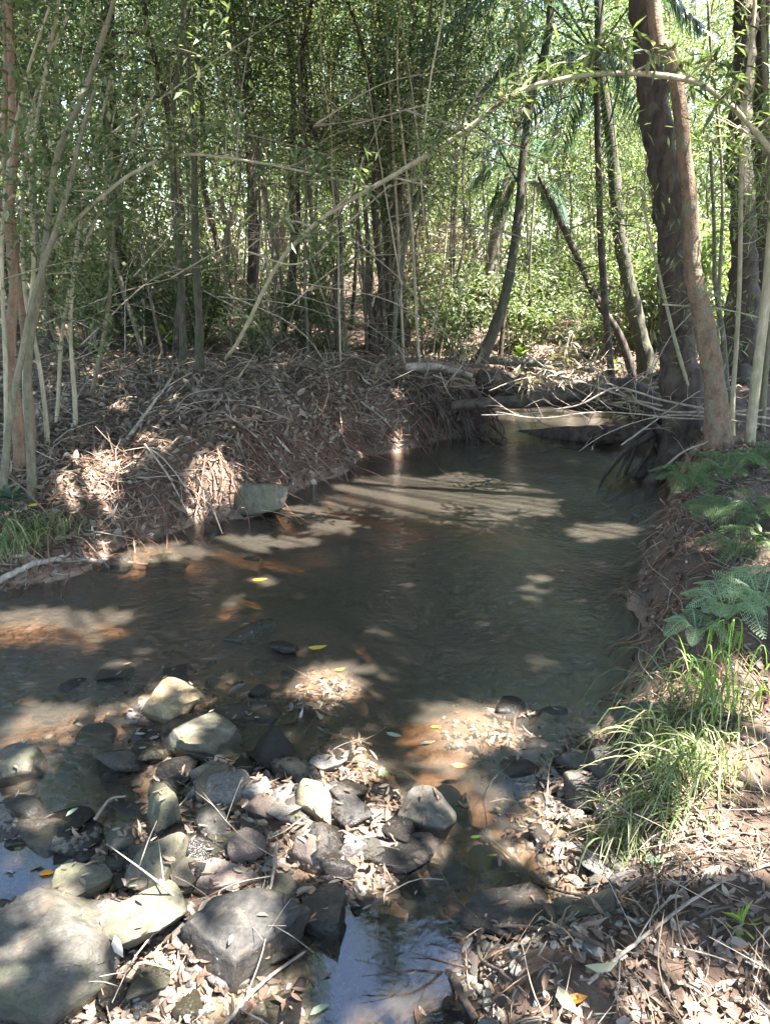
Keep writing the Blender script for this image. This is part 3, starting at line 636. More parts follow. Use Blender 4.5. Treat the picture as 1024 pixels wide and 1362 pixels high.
# canes on the right
for k, (lab, pts, mat, YY) in enumerate([
    ('tall thin pale cane right of the smooth brown trunk', [(975, 585, 7), (980, 480, 6), (986, 360, 6), (990, 200, 6), (996, 60, 5), (1002, -40, 5)], 'bark_pale', 5.2),
    ('thick yellow cane near the right edge', [(1000, 575, 13), (1006, 480, 13), (1016, 380, 12), (1026, 270, 12), (1034, 150, 11), (1040, 0, 11)], 'bark_pale', 5.0),
    ('thin grey vine-like stem against the foot of the smooth brown trunk', [(968, 560, 8), (966, 500, 7), (958, 440, 7), (950, 380, 6), (950, 300, 5), (944, 200, 4)], 'bark_grey', 6.6),
    ('thin pale stem leaning left in front of the massive dark trunk', [(938, 600, 5), (922, 530, 5), (900, 460, 5), (880, 380, 4), (860, 300, 4), (850, 240, 3)], 'bark_pale', 5.6),
    ('slim cane at the extreme right edge beside the thick yellow cane', [(1018, 560, 8), (1019, 440, 7), (1022, 300, 7), (1020, 150, 6), (1016, 0, 6)], 'bark_green', 5.4),
    ('slim upright stem between the massive trunk and the right edge', [(960, 500, 5), (955, 400, 5), (962, 250, 4), (950, 100, 4), (940, 0, 4)], 'bark_green', 7.2)]):
    px_tree('cane', lab, pts, mat, 'leaf_yellow', top=None, Y=YY, seed=30+k, ntw=8, ltw=.35, per=3, lsz=(.09, .014), tmin=.35, cat='cane', rough=.05)

# ------------------------------------------------------------ palm behind the log
def frond(mb, base, tip, sag, nleaf, ll, lw, g, rach=.012):
    mid = (base+tip)/2+np.array([0, 0, sag]); Q = spline([base, mid, tip], 26); tube(mb, Q, np.linspace(rach, rach*.25, 26), 5)
    T = unit(np.gradient(Q, axis=0)); k = np.clip(np.round(np.linspace(3, 25, nleaf)), 0, 25).astype(int); S = unit(np.cross(T[k], np.array([0, 0, 1.])))
    prof = np.sin(np.linspace(.25, 2.9, nleaf))**.6
    for s in (-1, 1):
        A = unit(S*s+T[k]*.75+np.array([0, 0, -.25])+g.normal(size=(nleaf, 3))*.07)
        leaves(mb, Q[k], A, np.tile([0, 0, 1.], (nleaf, 1))+g.normal(size=(nleaf, 3))*.2, ll*prof*g.uniform(.85, 1.1, nleaf), lw, droop=.28, fold=.25)
def palm(label, px, py, Y, fr, tr, seed):
    g = np.random.default_rng(seed); c = ony(px, py, Y); x0 = c[0]+(.55 if px > 750 else -.2); b = np.array([x0, Y+.1, H1(x0, Y+.1)-.05])
    e = empty('palm_tree', b, label, 'palm')
    mb = MB(); tube(mb, spline([b, (b+c)/2+np.array([-.05, 0, 0]), c], 40), np.linspace(tr, tr*.7, 40), 12, .08, seed); mb.build('trunk', M['bark_dark'], e, True, origin=b)
    for (tx, ty, dY, sag) in fr:
        t = ony(tx, ty, Y+dY); mb = MB(); frond(mb, c, t, sag, 74, .40, .017, g); mb.build('frond', M['palm'], e, origin=b)
palm('feathery palm with blue-green fronds at the top right of the creek', 792, 70, 8.4,
     [(560, 60, -.5, .5), (610, 10, .3, .5), (640, 120, .2, .35), (690, 175, -.4, .3), (745, 190, .4, .3), (900, 120, .4, .3), (930, 30, -.3, .4), (870, 180, -.8, .25), (820, 210, .6, .2), (700, -60, -.2, .3), (820, -90, .2, .2), (650, 60, 1.0, .5)], .04, 3)
palm('smaller dark palm half hidden behind the massive trunk', 700, 240, 9.8,
     [(630, 240, .2, .2), (655, 285, .3, .2), (745, 285, .2, .15), (640, 200, -.4, .2), (740, 190, .4, .2)], .03, 4)

# ------------------------------------------------------------ thicket: prototypes copied over the far banks
def proto_sapling(kind, h, r, ntw, ltw, per, lsz, leaf, bark, seed, tmin=.25):
    g = np.random.default_rng(seed); e = empty(kind, (0, 0, 0))
    P = [np.array([0, 0, -.15])]
    for t in (.25, .5, .75, 1): P.append(np.array([g.uniform(-.07, .07)*h*t, g.uniform(-.07, .07)*h*t, h*t]))
    n = 28; Q = swig(np.array(P), n, .12, seed); rad = np.linspace(r, r*.35, n)
    mb = MB(); tube(mb, Q, rad, 8, .1, seed); tips = []
    twigs(mb, Q, rad, ntw, ltw, g, tips=tips, tmin=tmin, wid=.5); twigs(mb, Q, rad, 16, .55, g, tmin=.04, wid=.3, up=.1)
    mb.build('trunk', M[bark], e, True)
    fb = MB(); foliage(fb, tips, per*2, lsz[0]*.72, lsz[1]*.75, g, spread=.16); fb.build('foliage', M[leaf], e)
    return e
PROTO = [proto_sapling('sapling', 5.5, .021, 16, .7, 5, (.075, .032), 'leaf_mid', 'bark_grey', 41, .3),
         proto_sapling('sapling', 6.5, .017, 14, .7, 4, (.08, .032), 'leaf_mid', 'bark_grey', 42, .3),
         proto_sapling('sapling', 5.0, .027, 22, .8, 6, (.08, .036), 'leaf_yellow', 'bark_green', 43, .3),
         proto_sapling('sapling', 6.0, .022, 24, .9, 7, (.085, .038), 'leaf_blue', 'bark_grey', 44, .45),
         proto_sapling('sapling', 5.5, .014, 9, .5, 4, (.07, .028), 'leaf_mid', 'bark_pale', 45, .4),
         proto_sapling('sapling', 7.0, .036, 26, 1.0, 7, (.09, .04), 'leaf_mid', 'bark_dark', 46, .35)]
def proto_bush(kind, h, n, L, W, leaf, seed, rx=.6):
    g = np.random.default_rng(seed); e = empty(kind, (0, 0, 0)); mb = MB(); tips = []
    for _ in range(n):
        a = g.uniform(0, 6.28); s = g.uniform(.2, 1)*rx; hh = h*g.uniform(.5, 1)
        q = spline([(0, 0, -.05), (math.cos(a)*s*.4, math.sin(a)*s*.4, hh*.6), (math.cos(a)*s, math.sin(a)*s, hh)], 9)
        tube(mb, q, np.linspace(.010, .003, 9), 5); tips.append(q[2:])
        twigs(mb, q, np.full(9, .01), 3, h*.3, g, tips=tips, sub=True, tmin=.2)
    mb.build('stems', M['twig'], e); fb = MB(); foliage(fb, tips, 3, L, W, g, spread=.07*h); fb.build('foliage', M[leaf], e)
    return e
BUSH = [proto_bush('shrub', 1.3, 9, .09, .04, 'leaf_mid', 51), proto_bush('shrub', 1.0, 8, .08, .035, 'leaf_mid', 52),
        proto_bush('shrub', 1.8, 11, .10, .045, 'leaf_mid', 53, .8), proto_bush('shrub', 1.5, 10, .09, .035, 'leaf_dry', 54, .7),
        proto_bush('shrub', 1.6, 12, .12, .05, 'leaf_yellow', 55, .8)]
def proto_tree(h, seed, leaf, cz0=.2, ncl=60, per=110, R0=2.0):
    g = np.random.default_rng(seed); e = empty('forest_tree', (0, 0, 0)); mb = MB()
    n = 30; Q = swig(np.array([(0, 0, -.2), (.1, 0, h*.3), (-.1, .1, h*.65), (.1, 0, h)]), n, .3, seed); tube(mb, Q, np.linspace(.13, .03, n), 9, .15, seed)
    fb = MB()
    for k in range(ncl):
        z = h*g.uniform(cz0, 1.03); a = g.uniform(0, 6.28); rr = R0*g.uniform(.25, 1)*(1-.45*abs(z/h-.6)); c = np.array([math.cos(a)*rr, math.sin(a)*rr, z])
        b = Q[min(n-1, int(max(0, (z-.5)/h)*(n-1)))]; q = spline([b, (b+c)/2+np.array([0, 0, .1]), c], 6); tube(mb, q, np.linspace(.025, .006, 6), 5)
        P = c+g.normal(size=(per, 3))*np.array([.33, .33, .2]); A = rdir(per, g); A[:, 2] -= .3
        leaves(fb, P, A, rdir(per, g)*.6+np.array([0, 0, 1]), .11*g.uniform(.6, 1.2, per), .05*g.uniform(.6, 1.2, per))
    mb.build('trunk', M['bark_grey'], e, True); fb.build('crown', M[leaf], e)
    return e
BIG = [proto_tree(9, 61, 'leaf_yellow', .12), proto_tree(11, 62, 'leaf_mid', .15), proto_tree(8, 63, 'leaf_yellow', .08, 70), proto_tree(12, 64, 'leaf_blue', .25)]
def scatter(protos, used, x, y, s, lab, cat, grp, g, k=None):
    k = int(g.integers(len(protos))) if k is None else k
    o = protos[k] if not used[k] else copy_tree(protos[k]); used[k] = True
    if lab.startswith('*'):
        X_ = 512+F*x/(y*1.06); m_ = min(TLM, key=lambda t: abs(t[0]-X_)); dist_ = 'close behind' if y < 9.8 else 'a little way behind' if y < 12 else 'well behind' if y < 16 else 'far behind'
        side = 'right past ' if X_-m_[0] > 22 else 'left of ' if X_-m_[0] < -22 else ''
        lab = lab[1:]+' '+dist_+' '+(('and ' + side) if side else '')+m_[1]
    o.location = (x, y, H1(x, y)); o.rotation_euler = (g.normal()*.07, g.normal()*.07, g.uniform(0, 6.28)); o.scale = (s, s, s*g.uniform(.9, 1.1)); tag(o, lab, cat, grp)
    return o
g = np.random.default_rng(77); us = [False]*6; ub = [False]*5; ut = [False]*4
def in_creek(x, y): return bool(inside(np.array([x]), np.array([y]), WPOLY)[0])
n = 0
while n < 105:   # left thicket
    px = g.uniform(60, 640); yy = 8.0 + 9*g.random()**1.1
    x = (px-512)/F*yy*1.06
    if H1(x, yy) < .3: continue
    if px > 600 and yy < 9.5: continue
    k = int(g.choice([0, 1, 4, 5, 1, 0, 3, 3, 5, 4]))
    scatter(PROTO, us, x, yy, g.uniform(.75, 1.2), '*'+['thin grey leafy sapling', 'tall thin grey sapling', 'thin greenish sapling', 'bluish-leaved sapling', 'pale wand-thin sapling', 'thicker dark-barked sapling'][k], 'sapling', 'saplings of the left thicket', g, k); n += 1
n = 0
while n < 45:   # right and far side
    px = g.uniform(560, 1150); yy = 10.5 + 9*g.random()
    x = (px-512)/F*yy*1.06
    if H1(x, yy) < .15: continue
    k = int(g.choice([0, 1, 2, 2, 4, 1]))
    scatter(PROTO, us, x, yy, g.uniform(.8, 1.2), '*sunlit '+['thin grey leafy sapling', 'tall thin grey sapling', 'thin greenish sapling', 'bluish-leaved sapling', 'pale wand-thin sapling', 'thicker dark-barked sapling'][k], 'sapling', 'saplings of the bright far thicket', g, k); n += 1
for _ in range(16):   # off to the left side
    yy = g.uniform(5.5, 10); x = -g.uniform(.62, 1.0)*yy-.4
    scatter(PROTO, us, x, yy, g.uniform(.8, 1.1), 'slender sapling at the left margin of the wood', 'sapling', 'saplings at the left margin', g, 3 if _ % 2 else 2)
for _ in range(66):
    px = g.uniform(40, 640) if _ < 30 else g.uniform(600, 1120); yy = g.uniform(8.6, 15) if _ < 30 else g.uniform(9.6, 16)
    x = (px-512)/F*yy*1.06
    if H1(x, yy) < .1: continue
    left = _ < 30
    kb = int(g.choice([1, 2, 3, 1])) if left else int(g.choice([0, 4, 1, 4]))
    scatter(BUSH, ub, x, yy, g.uniform(.7, 1.15), '*'+['mid-green bush', 'low green shrub', 'tall green shrub', 'dry brownish shrub', 'yellow-green sunlit shrub'][kb], 'shrub',
            'shrubs of the left thicket' if left else 'shrubs beyond the log', g, kb)
for _ in range(44):
    yy = g.uniform(16, 28); px = g.uniform(-160, 1180); x = (px-512)/F*yy*1.06; kt = int(g.choice([0, 2, 0, 1])) if px > 520 else int(g.choice([1, 2, 1, 3, 0]))
    scatter(BIG, ut, x, yy, g.uniform(.8, 1.15), '*'+['yellow-green tree', 'tall green tree', 'low bushy yellow-green tree', 'tall bluish-green tree'][kt], 'tree', 'far forest trees', g, kt)
for px, yy in ((640, 13.0), (150, 12.4)):
    scatter(BIG, ut, (px-512)/F*yy*1.06, yy, .85, '*dense bluish-green forest tree', 'tree', 'far forest trees', g, 3)
for _ in range(18):   # both sides of the glade, beyond the frame edge and seen in the water
    s = -1 if _ % 2 else 1; yy = g.uniform(-1, 12); x = s*(g.uniform(5.5, 9)+.3*yy) if s < 0 else g.uniform(8.5, 12)+.2*abs(yy)
    scatter(BIG, ut, x, yy, g.uniform(.8, 1.1), 'leafy forest tree beside the glade, past the edge of the view', 'tree', 'trees flanking the glade', g, int(g.choice([1, 3])))
for _ in range(11):   # the wood closes behind the viewer too and keeps the low sky out
    yy = -g.uniform(4.5, 9); x = -8+1.6*_+g.uniform(-.6, .6)
    scatter(BIG, ut, x, yy, g.uniform(.8, 1.0), 'leafy forest tree at the back of the glade, past the edge of the view', 'tree', 'trees behind the glade', g, int(g.choice([1, 3])))
# distant wood that reads as one mass
fb = MB(); gg = np.random.default_rng(8)
for _ in range(420):
    a = gg.uniform(-1.0, 1.0); d = gg.uniform(27, 36); c = np.array([math.sin(a)*d, math.cos(a)*d, gg.uniform(.5, 11)]); m = 90
    P = c+gg.normal(size=(m, 3))*np.array([.9, .9, .6]); leaves(fb, P, rdir(m, gg), rdir(m, gg)+np.array([0, 0, .8]), .32*gg.uniform(.6, 1.2, m), .16*gg.uniform(.6, 1.2, m))
for _ in range(330):
    a = gg.uniform(-1.0, 1.0); d = gg.uniform(22, 29); c = np.array([math.sin(a)*d, math.cos(a)*d, gg.uniform(.8, 5)]); m = 90
    P = c+gg.normal(size=(m, 3))*np.array([.8, .8, .5]); leaves(fb, P, rdir(m, gg), rdir(m, gg)+np.array([0, 0, .8]), .26*gg.uniform(.6, 1.2, m), .12*gg.uniform(.6, 1.2, m))
tag(fb.build('distant_wood', M['leaf_yellow']), 'distant mass of leaves closing the view behind all the trees', 'woodland', kind='stuff')

# ------------------------------------------------------------ overhead crowns with the gaps the sun falls through
def blob(px, py, wx, wy, z=0.0):
    c = onz(px, py, z); dp = depth_of(c); ang = math.atan2(CAMZ-z, math.hypot(c[0], c[1]))
    return (c[0], c[1], wx*dp/F*.5, wy*dp/F*.5/math.sin(ang))
SUNGAP = [blob(*b) for b in [(225, 925, 50, 30), (255, 965, 40, 24), (180, 1225, 50, 40), (340, 1215, 60, 34), (290, 1165, 40, 20), (60, 1260, 50, 24), (100, 1310, 40, 40), (500, 1120, 44, 24), (440, 1195, 30, 20), (210, 1150, 34, 22), (60, 1100, 40, 16), (170, 875, 40, 16), (560, 520+500, 30, 14), (595, 664, 300, 70), (95, 822, 220, 26), (430, 905, 120, 50), (645, 962, 170, 60), (735, 1070, 90, 60), (740, 1115, 80, 60), (50, 955, 100, 30), (95, 945, 60, 24),
    (345, 1070, 90, 50), (430, 1085, 80, 60), (395, 1130, 90, 50), (455, 1015, 90, 26), (640, 1285, 80, 50), (345, 1320, 60, 40), (410, 1325, 50, 30), (205, 1260, 60, 50), (315, 1215, 55, 30), (325, 1255, 60, 50),
    (800, 705, 120, 20), (820, 975, 60, 24), (200, 930, 40, 50), (178, 945, 40, 40), (670, 1195, 60, 30), (130, 1225, 50, 14), (455, 1150, 50, 40), (25, 1035, 40, 20),
    (720, 880, 60, 30), (350, 772, 40, 14), (230, 1325, 60, 50), (560, 1075, 50, 30), (785, 1180, 60, 30)]] + \
    [blob(*b) for b in [(965, 830, 130, 70, .5), (900, 940, 120, 70, .4), (930, 1010, 130, 90, .35), (870, 1060, 100, 60, .3), (960, 1290, 180, 60, .2), (880, 1340, 160, 40, .15), (990, 1230, 80, 30, .2), (960, 1140, 60, 30, .2),
    (300, 640, 120, 26, .4), (200, 600, 120, 22, .6), (330, 590, 140, 16, .6), (440, 575, 100, 14, .6), (120, 540, 120, 16, .7), (260, 520, 100, 10, .8), (420, 520, 120, 10, .8), (740, 490, 200, 16, .5), (80, 620, 70, 24, .4)]]
gf = np.random.default_rng(515)
for _ in range(300):
    b_ = onz(gf.uniform(-20, 1044), 430+932*gf.random()**1.5, .2); q_ = float(gf.uniform(.018, .045))*(1+.12*b_[1]); wet_ = b_[1] > 2.6 and in_creek(b_[0], b_[1]) and gf.random() < .75
    if not wet_: SUNGAP.append((b_[0], b_[1], q_, q_*gf.uniform(.8, 1.8)))
LOOK = []   # openings of sky seen mirrored in the pools
for (px, py, r) in [(475, 1262, .45), (462, 1308, .3), (500, 1318, .3), (455, 1345, .35), (555, 1268, .32), (566, 1302, .34), (530, 1345, .3), (600, 1290, .26), (60, 1165, .45), (40, 930, 1.3), (110, 1030, 1.0), (730, 880, .8), (610, 890, .4), (610, 880, .25), (515, 1350, .3)]:
    d = unit(ray(px, py)); d[2] = -d[2]; LOOK.append((onz(px, py), d, r))
g = np.random.default_rng(12)
NC = 1500
C = np.stack([g.uniform(-9, 12, NC), g.uniform(-2, 16, NC), g.uniform(5.6, 10.5, NC)], -1)
# more crown where its shade falls on the near creek
C2 = np.stack([g.uniform(-2, 7, 1700), g.uniform(-1, 8, 1700), g.uniform(4.4, 7.2, 1700)], -1)
C = np.vstack([C, C2])
sh = C[:, :2] - SUNV[:2]/SUNV[2]*C[:, 2:3]
keep = np.ones(len(C), bool)
rear = (sh[:, 1] > 8.5)
keep &= ~(rear & (g.random(len(C)) < np.where(sh[:, 0] > -.5, .97, .96)))
C = C[keep]
per = 95
P = (C[:, None] + g.normal(size=(len(C), per, 3))*np.array([.42, .42, .22])).reshape(-1, 3)
def gapmask(P):
    k = np.zeros(len(P), bool)
    sx = P[:, 0]-SUNV[0]/SUNV[2]*P[:, 2]; sy = P[:, 1]-SUNV[1]/SUNV[2]*P[:, 2]
    nz = 1+.7*fbm(sx*3.3, sy*3.3, 31, 3)
    for (cx, cy, rx, ry) in SUNGAP:
        k |= (((sx-cx)/(rx*.92+.02))**2 + ((sy-cy)/(ry*.92+.03))**2) < (nz*1.12)**2
    for o, d, r in LOOK:
        t = (P-o)@d; q = P-o-t[:, None]*d
        k |= np.linalg.norm(q, axis=1) < r*(1+1.7*fbm(P[:, 0]*2.6, P[:, 1]*2.6, 44, 3))
    return k
P = P[~gapmask(P)]
owners = np.array([[c[1][0], c[1][1]] for c in CROWN_TREES])
own = ((P[:, None, :2]-owners[None])**2).sum(-1).argmin(1)
CL = ['leaf_mid', 'leaf_blue', 'leaf_mid', 'leaf_yellow', 'leaf_blue', 'leaf_mid', 'leaf_blue', 'leaf_mid', 'leaf_mid', 'leaf_mid']
for k, (e, topp, basep, bark, r, _) in enumerate(CROWN_TREES):
    Pk = P[own == k]
    if len(Pk) == 0: continue
    fb = MB(); m = len(Pk); A = rdir(m, g); A[:, 2] -= .3
    leaves(fb, Pk, A, rdir(m, g)*.55+SUNV*1.0, .13*g.uniform(.6, 1.25, m), .062*g.uniform(.6, 1.2, m))
    fb.build('crown', M[CL[k % len(CL)]], e, origin=basep)
    mb = MB()
    for _ in range(min(26, 4+m//1500)):
        q = Pk[int(g.integers(m))]; 
        if q[1] < -3: continue
        a = topp+np.array([0, 0, -.6]); mid = (a+q)/2+np.array([0, 0, .4]); tube(mb, spline([a, mid, q], 14), np.linspace(max(r, .04)*.6, .008, 14), 6)
    if mb.v: mb.build('limbs', M[bark], e, True, origin=basep)

# ------------------------------------------------------------ litter, twigs, roots
def on_ground(px0, px1, py0, py1, n, g, zmin=-.02, zmax=9, maxd=14):
    px = g.uniform(px0, px1, n*2); py = g.uniform(py0, py1, n*2); d = ray(px, py)
    ts = np.linspace(1.3, maxd, 160); out = np.full(n*2, np.nan); 
    prev = None
    for t in ts:
        p = d*t+np.array([0, 0, CAMZ]); h = height(p[:, 0], p[:, 1]); hit = (p[:, 2] <= h) & np.isnan(out); out[hit] = t
    ok = ~np.isnan(out); p = d[ok]*out[ok][:, None]+np.array([0, 0, CAMZ]); p[:, 2] = height(p[:, 0], p[:, 1])
    ok = (p[:, 2] > zmin) & (p[:, 2] < zmax); return p[ok][:n]
def world_scatter(x0, x1, y0, y1, n, g, zmin=.0, zmax=9):
    x = g.uniform(x0, x1, n); y = g.uniform(y0, y1, n); z = height(x, y); ok = (z > zmin) & (z < zmax)
    return np.stack([x, y, z], -1)[ok]
def normals(p, e=.03):
    hx = (height(p[:, 0]+e, p[:, 1])-height(p[:, 0]-e, p[:, 1]))/(2*e); hy = (height(p[:, 0], p[:, 1]+e)-height(p[:, 0], p[:, 1]-e))/(2*e)
    return unit(np.stack([-hx, -hy, np.ones(len(p))], -1))
def litter(name, label, P, L, W, mat, g, tilt=.5, lift=.006, hi=True):
    n = len(P); Nn = normals(P); a = g.uniform(0, 6.28, n); A = np.stack([np.cos(a), np.sin(a), 0*a], -1); A = unit(A-Nn*(A*Nn).sum(-1, keepdims=True))
    A = unit(A+Nn*g.normal(size=(n, 1))*.22*tilt*2); Nn = unit(Nn+g.normal(size=(n, 3))*tilt*.6)
    mb = MB(); Pp = P+np.array([0, 0, lift])*g.uniform(.2, 3, (n, 1))
    (leaves_hi if hi else leaves)(mb, Pp, A, Nn, L*np.exp(g.normal(size=n)*.42)*.85, W*np.exp(g.normal(size=n)*.5)*.95)
    return tag(mb.build(name, M[mat]), label, 'leaf litter', kind='stuff')
g = np.random.default_rng(21)
P = np.vstack([world_scatter(-6, .8, 3.2, 7.5, 38000, g, .01), world_scatter(-8, 2, 7.5, 11, 14000, g, .1)])
litter('leaf_litter', 'brown and grey fallen leaves covering the left bank', P, .062, .020, 'litter', g, .6)
P = world_scatter(-6, 1, 3.2, 8, 14000, g, .02)
litter('leaf_litter', 'dark damp leaf fragments under the pale leaves of the left bank', P, .05, .02, 'litter_dark', g, .8)
P = world_scatter(.55, 3.4, .9, 5.5, 2600, g, .03); litter('leaf_litter', 'long tan fallen leaves covering the right bank', P, .036, .012, 'litter', g, .5)
P = world_scatter(.5, 3.4, .9, 5.5, 17000, g, .02); litter('leaf_litter', 'dark crumbled leaves on the right bank soil', P, .026, .011, 'litter_dark', g, .8)
P = world_scatter(-1.6, .9, 1.1, 2.9, 8000, g, -.02, .2); litter('leaf_litter', 'wet leaves lodged between the stones of the bar', P, .032, .011, 'litter', g, .5, .008)
P = world_scatter(-1.6, .9, 1.1, 2.9, 4500, g, -.03, .2); litter('leaf_litter', 'dark wet leaf scraps between the stones', P, .04, .014, 'litter_dark', g, .6, .008)
P = world_scatter(1.2, 6, 7, 11, 9000, g, .05); litter('leaf_litter', 'sunlit fallen leaves on the far bank beyond the log', P, .085, .026, 'litter', g, .6)
def sticks(P, L, r, mat, name, label, g, tilt=.3, kind='stuff', bend=.15, down=0):
    mb = MB(); Nn = normals(P)
    for p, nn in zip(P, Nn):
        a = g.uniform(0, 6.28); d = np.array([math.cos(a), math.sin(a), 0]); d = d-nn*(d@nn)+nn*g.normal()*tilt+np.array([0, 0, -down]); d = unit(d); l = L*g.uniform(.3, 1.4)
        m = p+d*l*.5+rdir(1, g)[0]*l*bend; rr = r*g.uniform(.5, 1.4)
        tube(mb, spline([p+nn*.01, m+nn*.015, p+d*l+nn*.01], 6), np.linspace(rr, rr*.4, 6), 5)
    return tag(mb.build(name, M[mat], smooth=True), label, 'twigs', kind=kind)
P = world_scatter(-6, 1.4, 3.0, 8, 40000, g, -.015, .10); litter('leaf_litter', 'sodden dark leaf scraps along the waterline of the left bank', P, .032, .014, 'litter_dark', g, .8)
P = np.vstack([world_scatter(-6, .8, 3.4, 8, 5200, g, .03)]); sticks(P, .28, .003, 'twig', 'dead_twigs', 'tangle of grey dead twigs over the left bank', g, .35)
P = world_scatter(-3.4, 1.2, 3.3, 7.6, 9000, g, -.01, .40); sticks(P, .20, .0028, 'root', 'bank_roots', 'reddish rootlets hanging from the left bank face', g, .5, down=.4)
P = world_scatter(.6, 3.2, 1.0, 5, 4200, g, .04); sticks(P, .16, .0017, 'twig', 'dead_twigs', 'fine dry twigs over the right bank', g, .3)
P = world_scatter(.6, 2.2, 1.9, 5.4, 1500, g, .02, .36); sticks(P, .16, .0022, 'root', 'bank_roots', 'fine roots matted on the steep face of the right bank', g, .5, down=.3)
P = world_scatter(-1.6, .9, 1.1, 2.9, 1100, g, -.02, .2); sticks(P, .14, .002, 'twig', 'dead_twigs', 'small wet twigs caught among the stones', g, .2)
P = world_scatter(.9, 6, 6, 10.5, 900, g, .05); sticks(P, .4, .005, 'twig', 'dead_twigs', 'dead sticks around the log on the far bank', g, .35)

STONES = [o for o in COL.objects if o.get('category') == 'stone']
P = []
g = np.random.default_rng(31)
for o in STONES:
    if o.location.y > 3.2: continue
    v = np.empty(len(o.data.vertices)*3, np.float32); o.data.vertices.foreach_get('co', v); v = v.reshape(-1, 3)
    nn = np.empty(len(v)*3, np.float32); o.data.vertices.foreach_get('normal', nn); nn = nn.reshape(-1, 3)
    big = o.name.startswith('stone'); up = np.nonzero(nn[:, 2] > .75)[0]
    if len(up) == 0: continue
    k = int(g.poisson(6.0 if big else 1.6))
    for i in g.choice(up, k): P.append(np.array(o.matrix_basis @ Vector(tuple(map(float, v[i])))))
P = np.array(P); m = len(P); mb = MB(); a = g.uniform(0, 6.28, m); A = np.stack([np.cos(a), np.sin(a), g.normal(size=m)*.12], -1); L = g.uniform(.014, .042, m)
P = P - A*L[:, None]*.4 + np.array([0, 0, .006])
leaves_hi(mb, P, A, np.array([0, 0, 1.])+g.normal(size=(m, 3))*.2, L, L*.33); tag(mb.build('leaf_litter', M['litter']), 'scattered dry leaves resting on top of the stones', 'leaf litter', kind='stuff')

def hanging_roots(P, L, r, mat, label, g, name='bank_roots'):
    mb = MB(); e = .12
    hx = (height(P[:, 0]+e, P[:, 1])-height(P[:, 0]-e, P[:, 1])); hy = (height(P[:, 0], P[:, 1]+e)-height(P[:, 0], P[:, 1]-e)); D = unit(-np.stack([hx, hy, 0*hx+1e-4], -1)*np.array([1, 1, 0])+1e-6)
    for p, d in zip(P, D):
        a = g.normal()*.7; c, s_ = math.cos(a), math.sin(a); d = np.array([d[0]*c-d[1]*s_, d[0]*s_+d[1]*c, 0]); l = L*g.uniform(.3, 1.4); q = [p-np.array([0, 0, .01])]
        for t in (.33, .66, 1):
            x = p+d*l*t+rdir(1, g)[0]*l*.10; h = H1(x[0], x[1]); x[2] = max(h+.008+g.uniform(0, .05), p[2]-l*t*g.uniform(.5, 1.0)); q.append(x)
        rr = r*g.uniform(.4, 1.5); tube(mb, spline(q, 8), np.linspace(rr, rr*.4, 8), 5)
    return tag(mb.build(name, M[mat], smooth=True), label, 'roots', kind='stuff')
g = np.random.default_rng(61)
P = world_scatter(-3.2, 1.4, 3.4, 8.2, 2300, g, .12, .6); P = P[seg_dist(P[:, 0], P[:, 1], WPOLY) < .6][:1100]; hanging_roots(P, .42, .005, 'root', 'reddish roots and runners trailing down the left bank to the water', g)
P = world_scatter(.6, 2.6, 1.8, 6.2, 1600, g, .10, .5); P = P[(seg_dist(P[:, 0], P[:, 1], WPOLY) < .35)][:650]; hanging_roots(P, .15, .003, 'root', 'thin roots trailing down the steep right bank', g)
P = world_scatter(-5, .8, 3.8, 8.5, 520, g, .15); sticks(P, .55, .006, 'twig', 'dead_twigs', 'larger pale dead sticks heaped over the left bank', g, .3)

# single branches, placed where they lie
def branch(label, pts, r0, r1, mat='deadwood', name='fallen_branch', tw=0, seed=0, leaf=None, cat='branch', ltw=.25):
    """pts: world points"""
    g = np.random.default_rng(3000+seed); Q = spline(pts, 40); Q[1:-1] += g.normal(size=(38, 3))*r0*.12
    mb = MB(); rad = np.linspace(r0, r1, 40); tube(mb, Q, rad, 8, .12, seed); tips = []
    if tw: twigs(mb, Q, rad, tw, ltw, g, up=.1, tmin=.1, tips=tips, wid=.55)
    if leaf:
        e = empty(name, Q[0], label, cat); mb.build('stem', M[mat], e, True, origin=Q[0]); fb = MB(); foliage(fb, tips, 2, .10, .025, g, spread=.04); fb.build('leaves', M[leaf], e, origin=Q[0]); return e
    return tag(mb.build(name, M[mat], smooth=True, origin=Q[0]), label, cat)
def gp(L, lift=.02): return [G(a, b)+np.array([0, 0, lift]) for a, b in L]
def yp(L, Y): return [ony(a, b, Y if np.isscalar(Y) else Y[i]) for i, (a, b) in enumerate(L)]
branch('long pale arching branch spanning the whole view from the left bank to the right edge', yp([(300, 478), (325, 440), (370, 350), (430, 290), (520, 235), (610, 180), (680, 128), (750, 104), (840, 98), (915, 106), (960, 130), (1000, 170), (1040, 220)], [5.6, 5.4, 5.1, 4.9, 4.7, 4.5, 4.4, 4.3, 4.3, 4.3, 4.3, 4.3, 4.3]), .013, .014, 'bark_pale', 'arching_branch', 26, 1, 'leaf_mid', ltw=.35)
branch('arching bare branch across the left thicket, higher end at left foreground stem', yp([(60, 345), (110, 285), (175, 232), (240, 206), (330, 214), (430, 234), (500, 250)], 4.9), .014, .005, 'bark_pale', 'arching_branch', 18, 2, 'leaf_mid', ltw=.35)
branch('thin curved twig hanging from the arching branch over the left bank', yp([(330, 335), (400, 350), (470, 290), (520, 245)], 5.0), .006, .004, 'bark_pale', 'arching_branch', 5, 3)
branch('fine drooping twig under the top of the left thicket', yp([(330, 330), (390, 285), (440, 280), (500, 330)], 5.6), .005, .003, 'bark_pale', 'arching_branch', 6, 4)
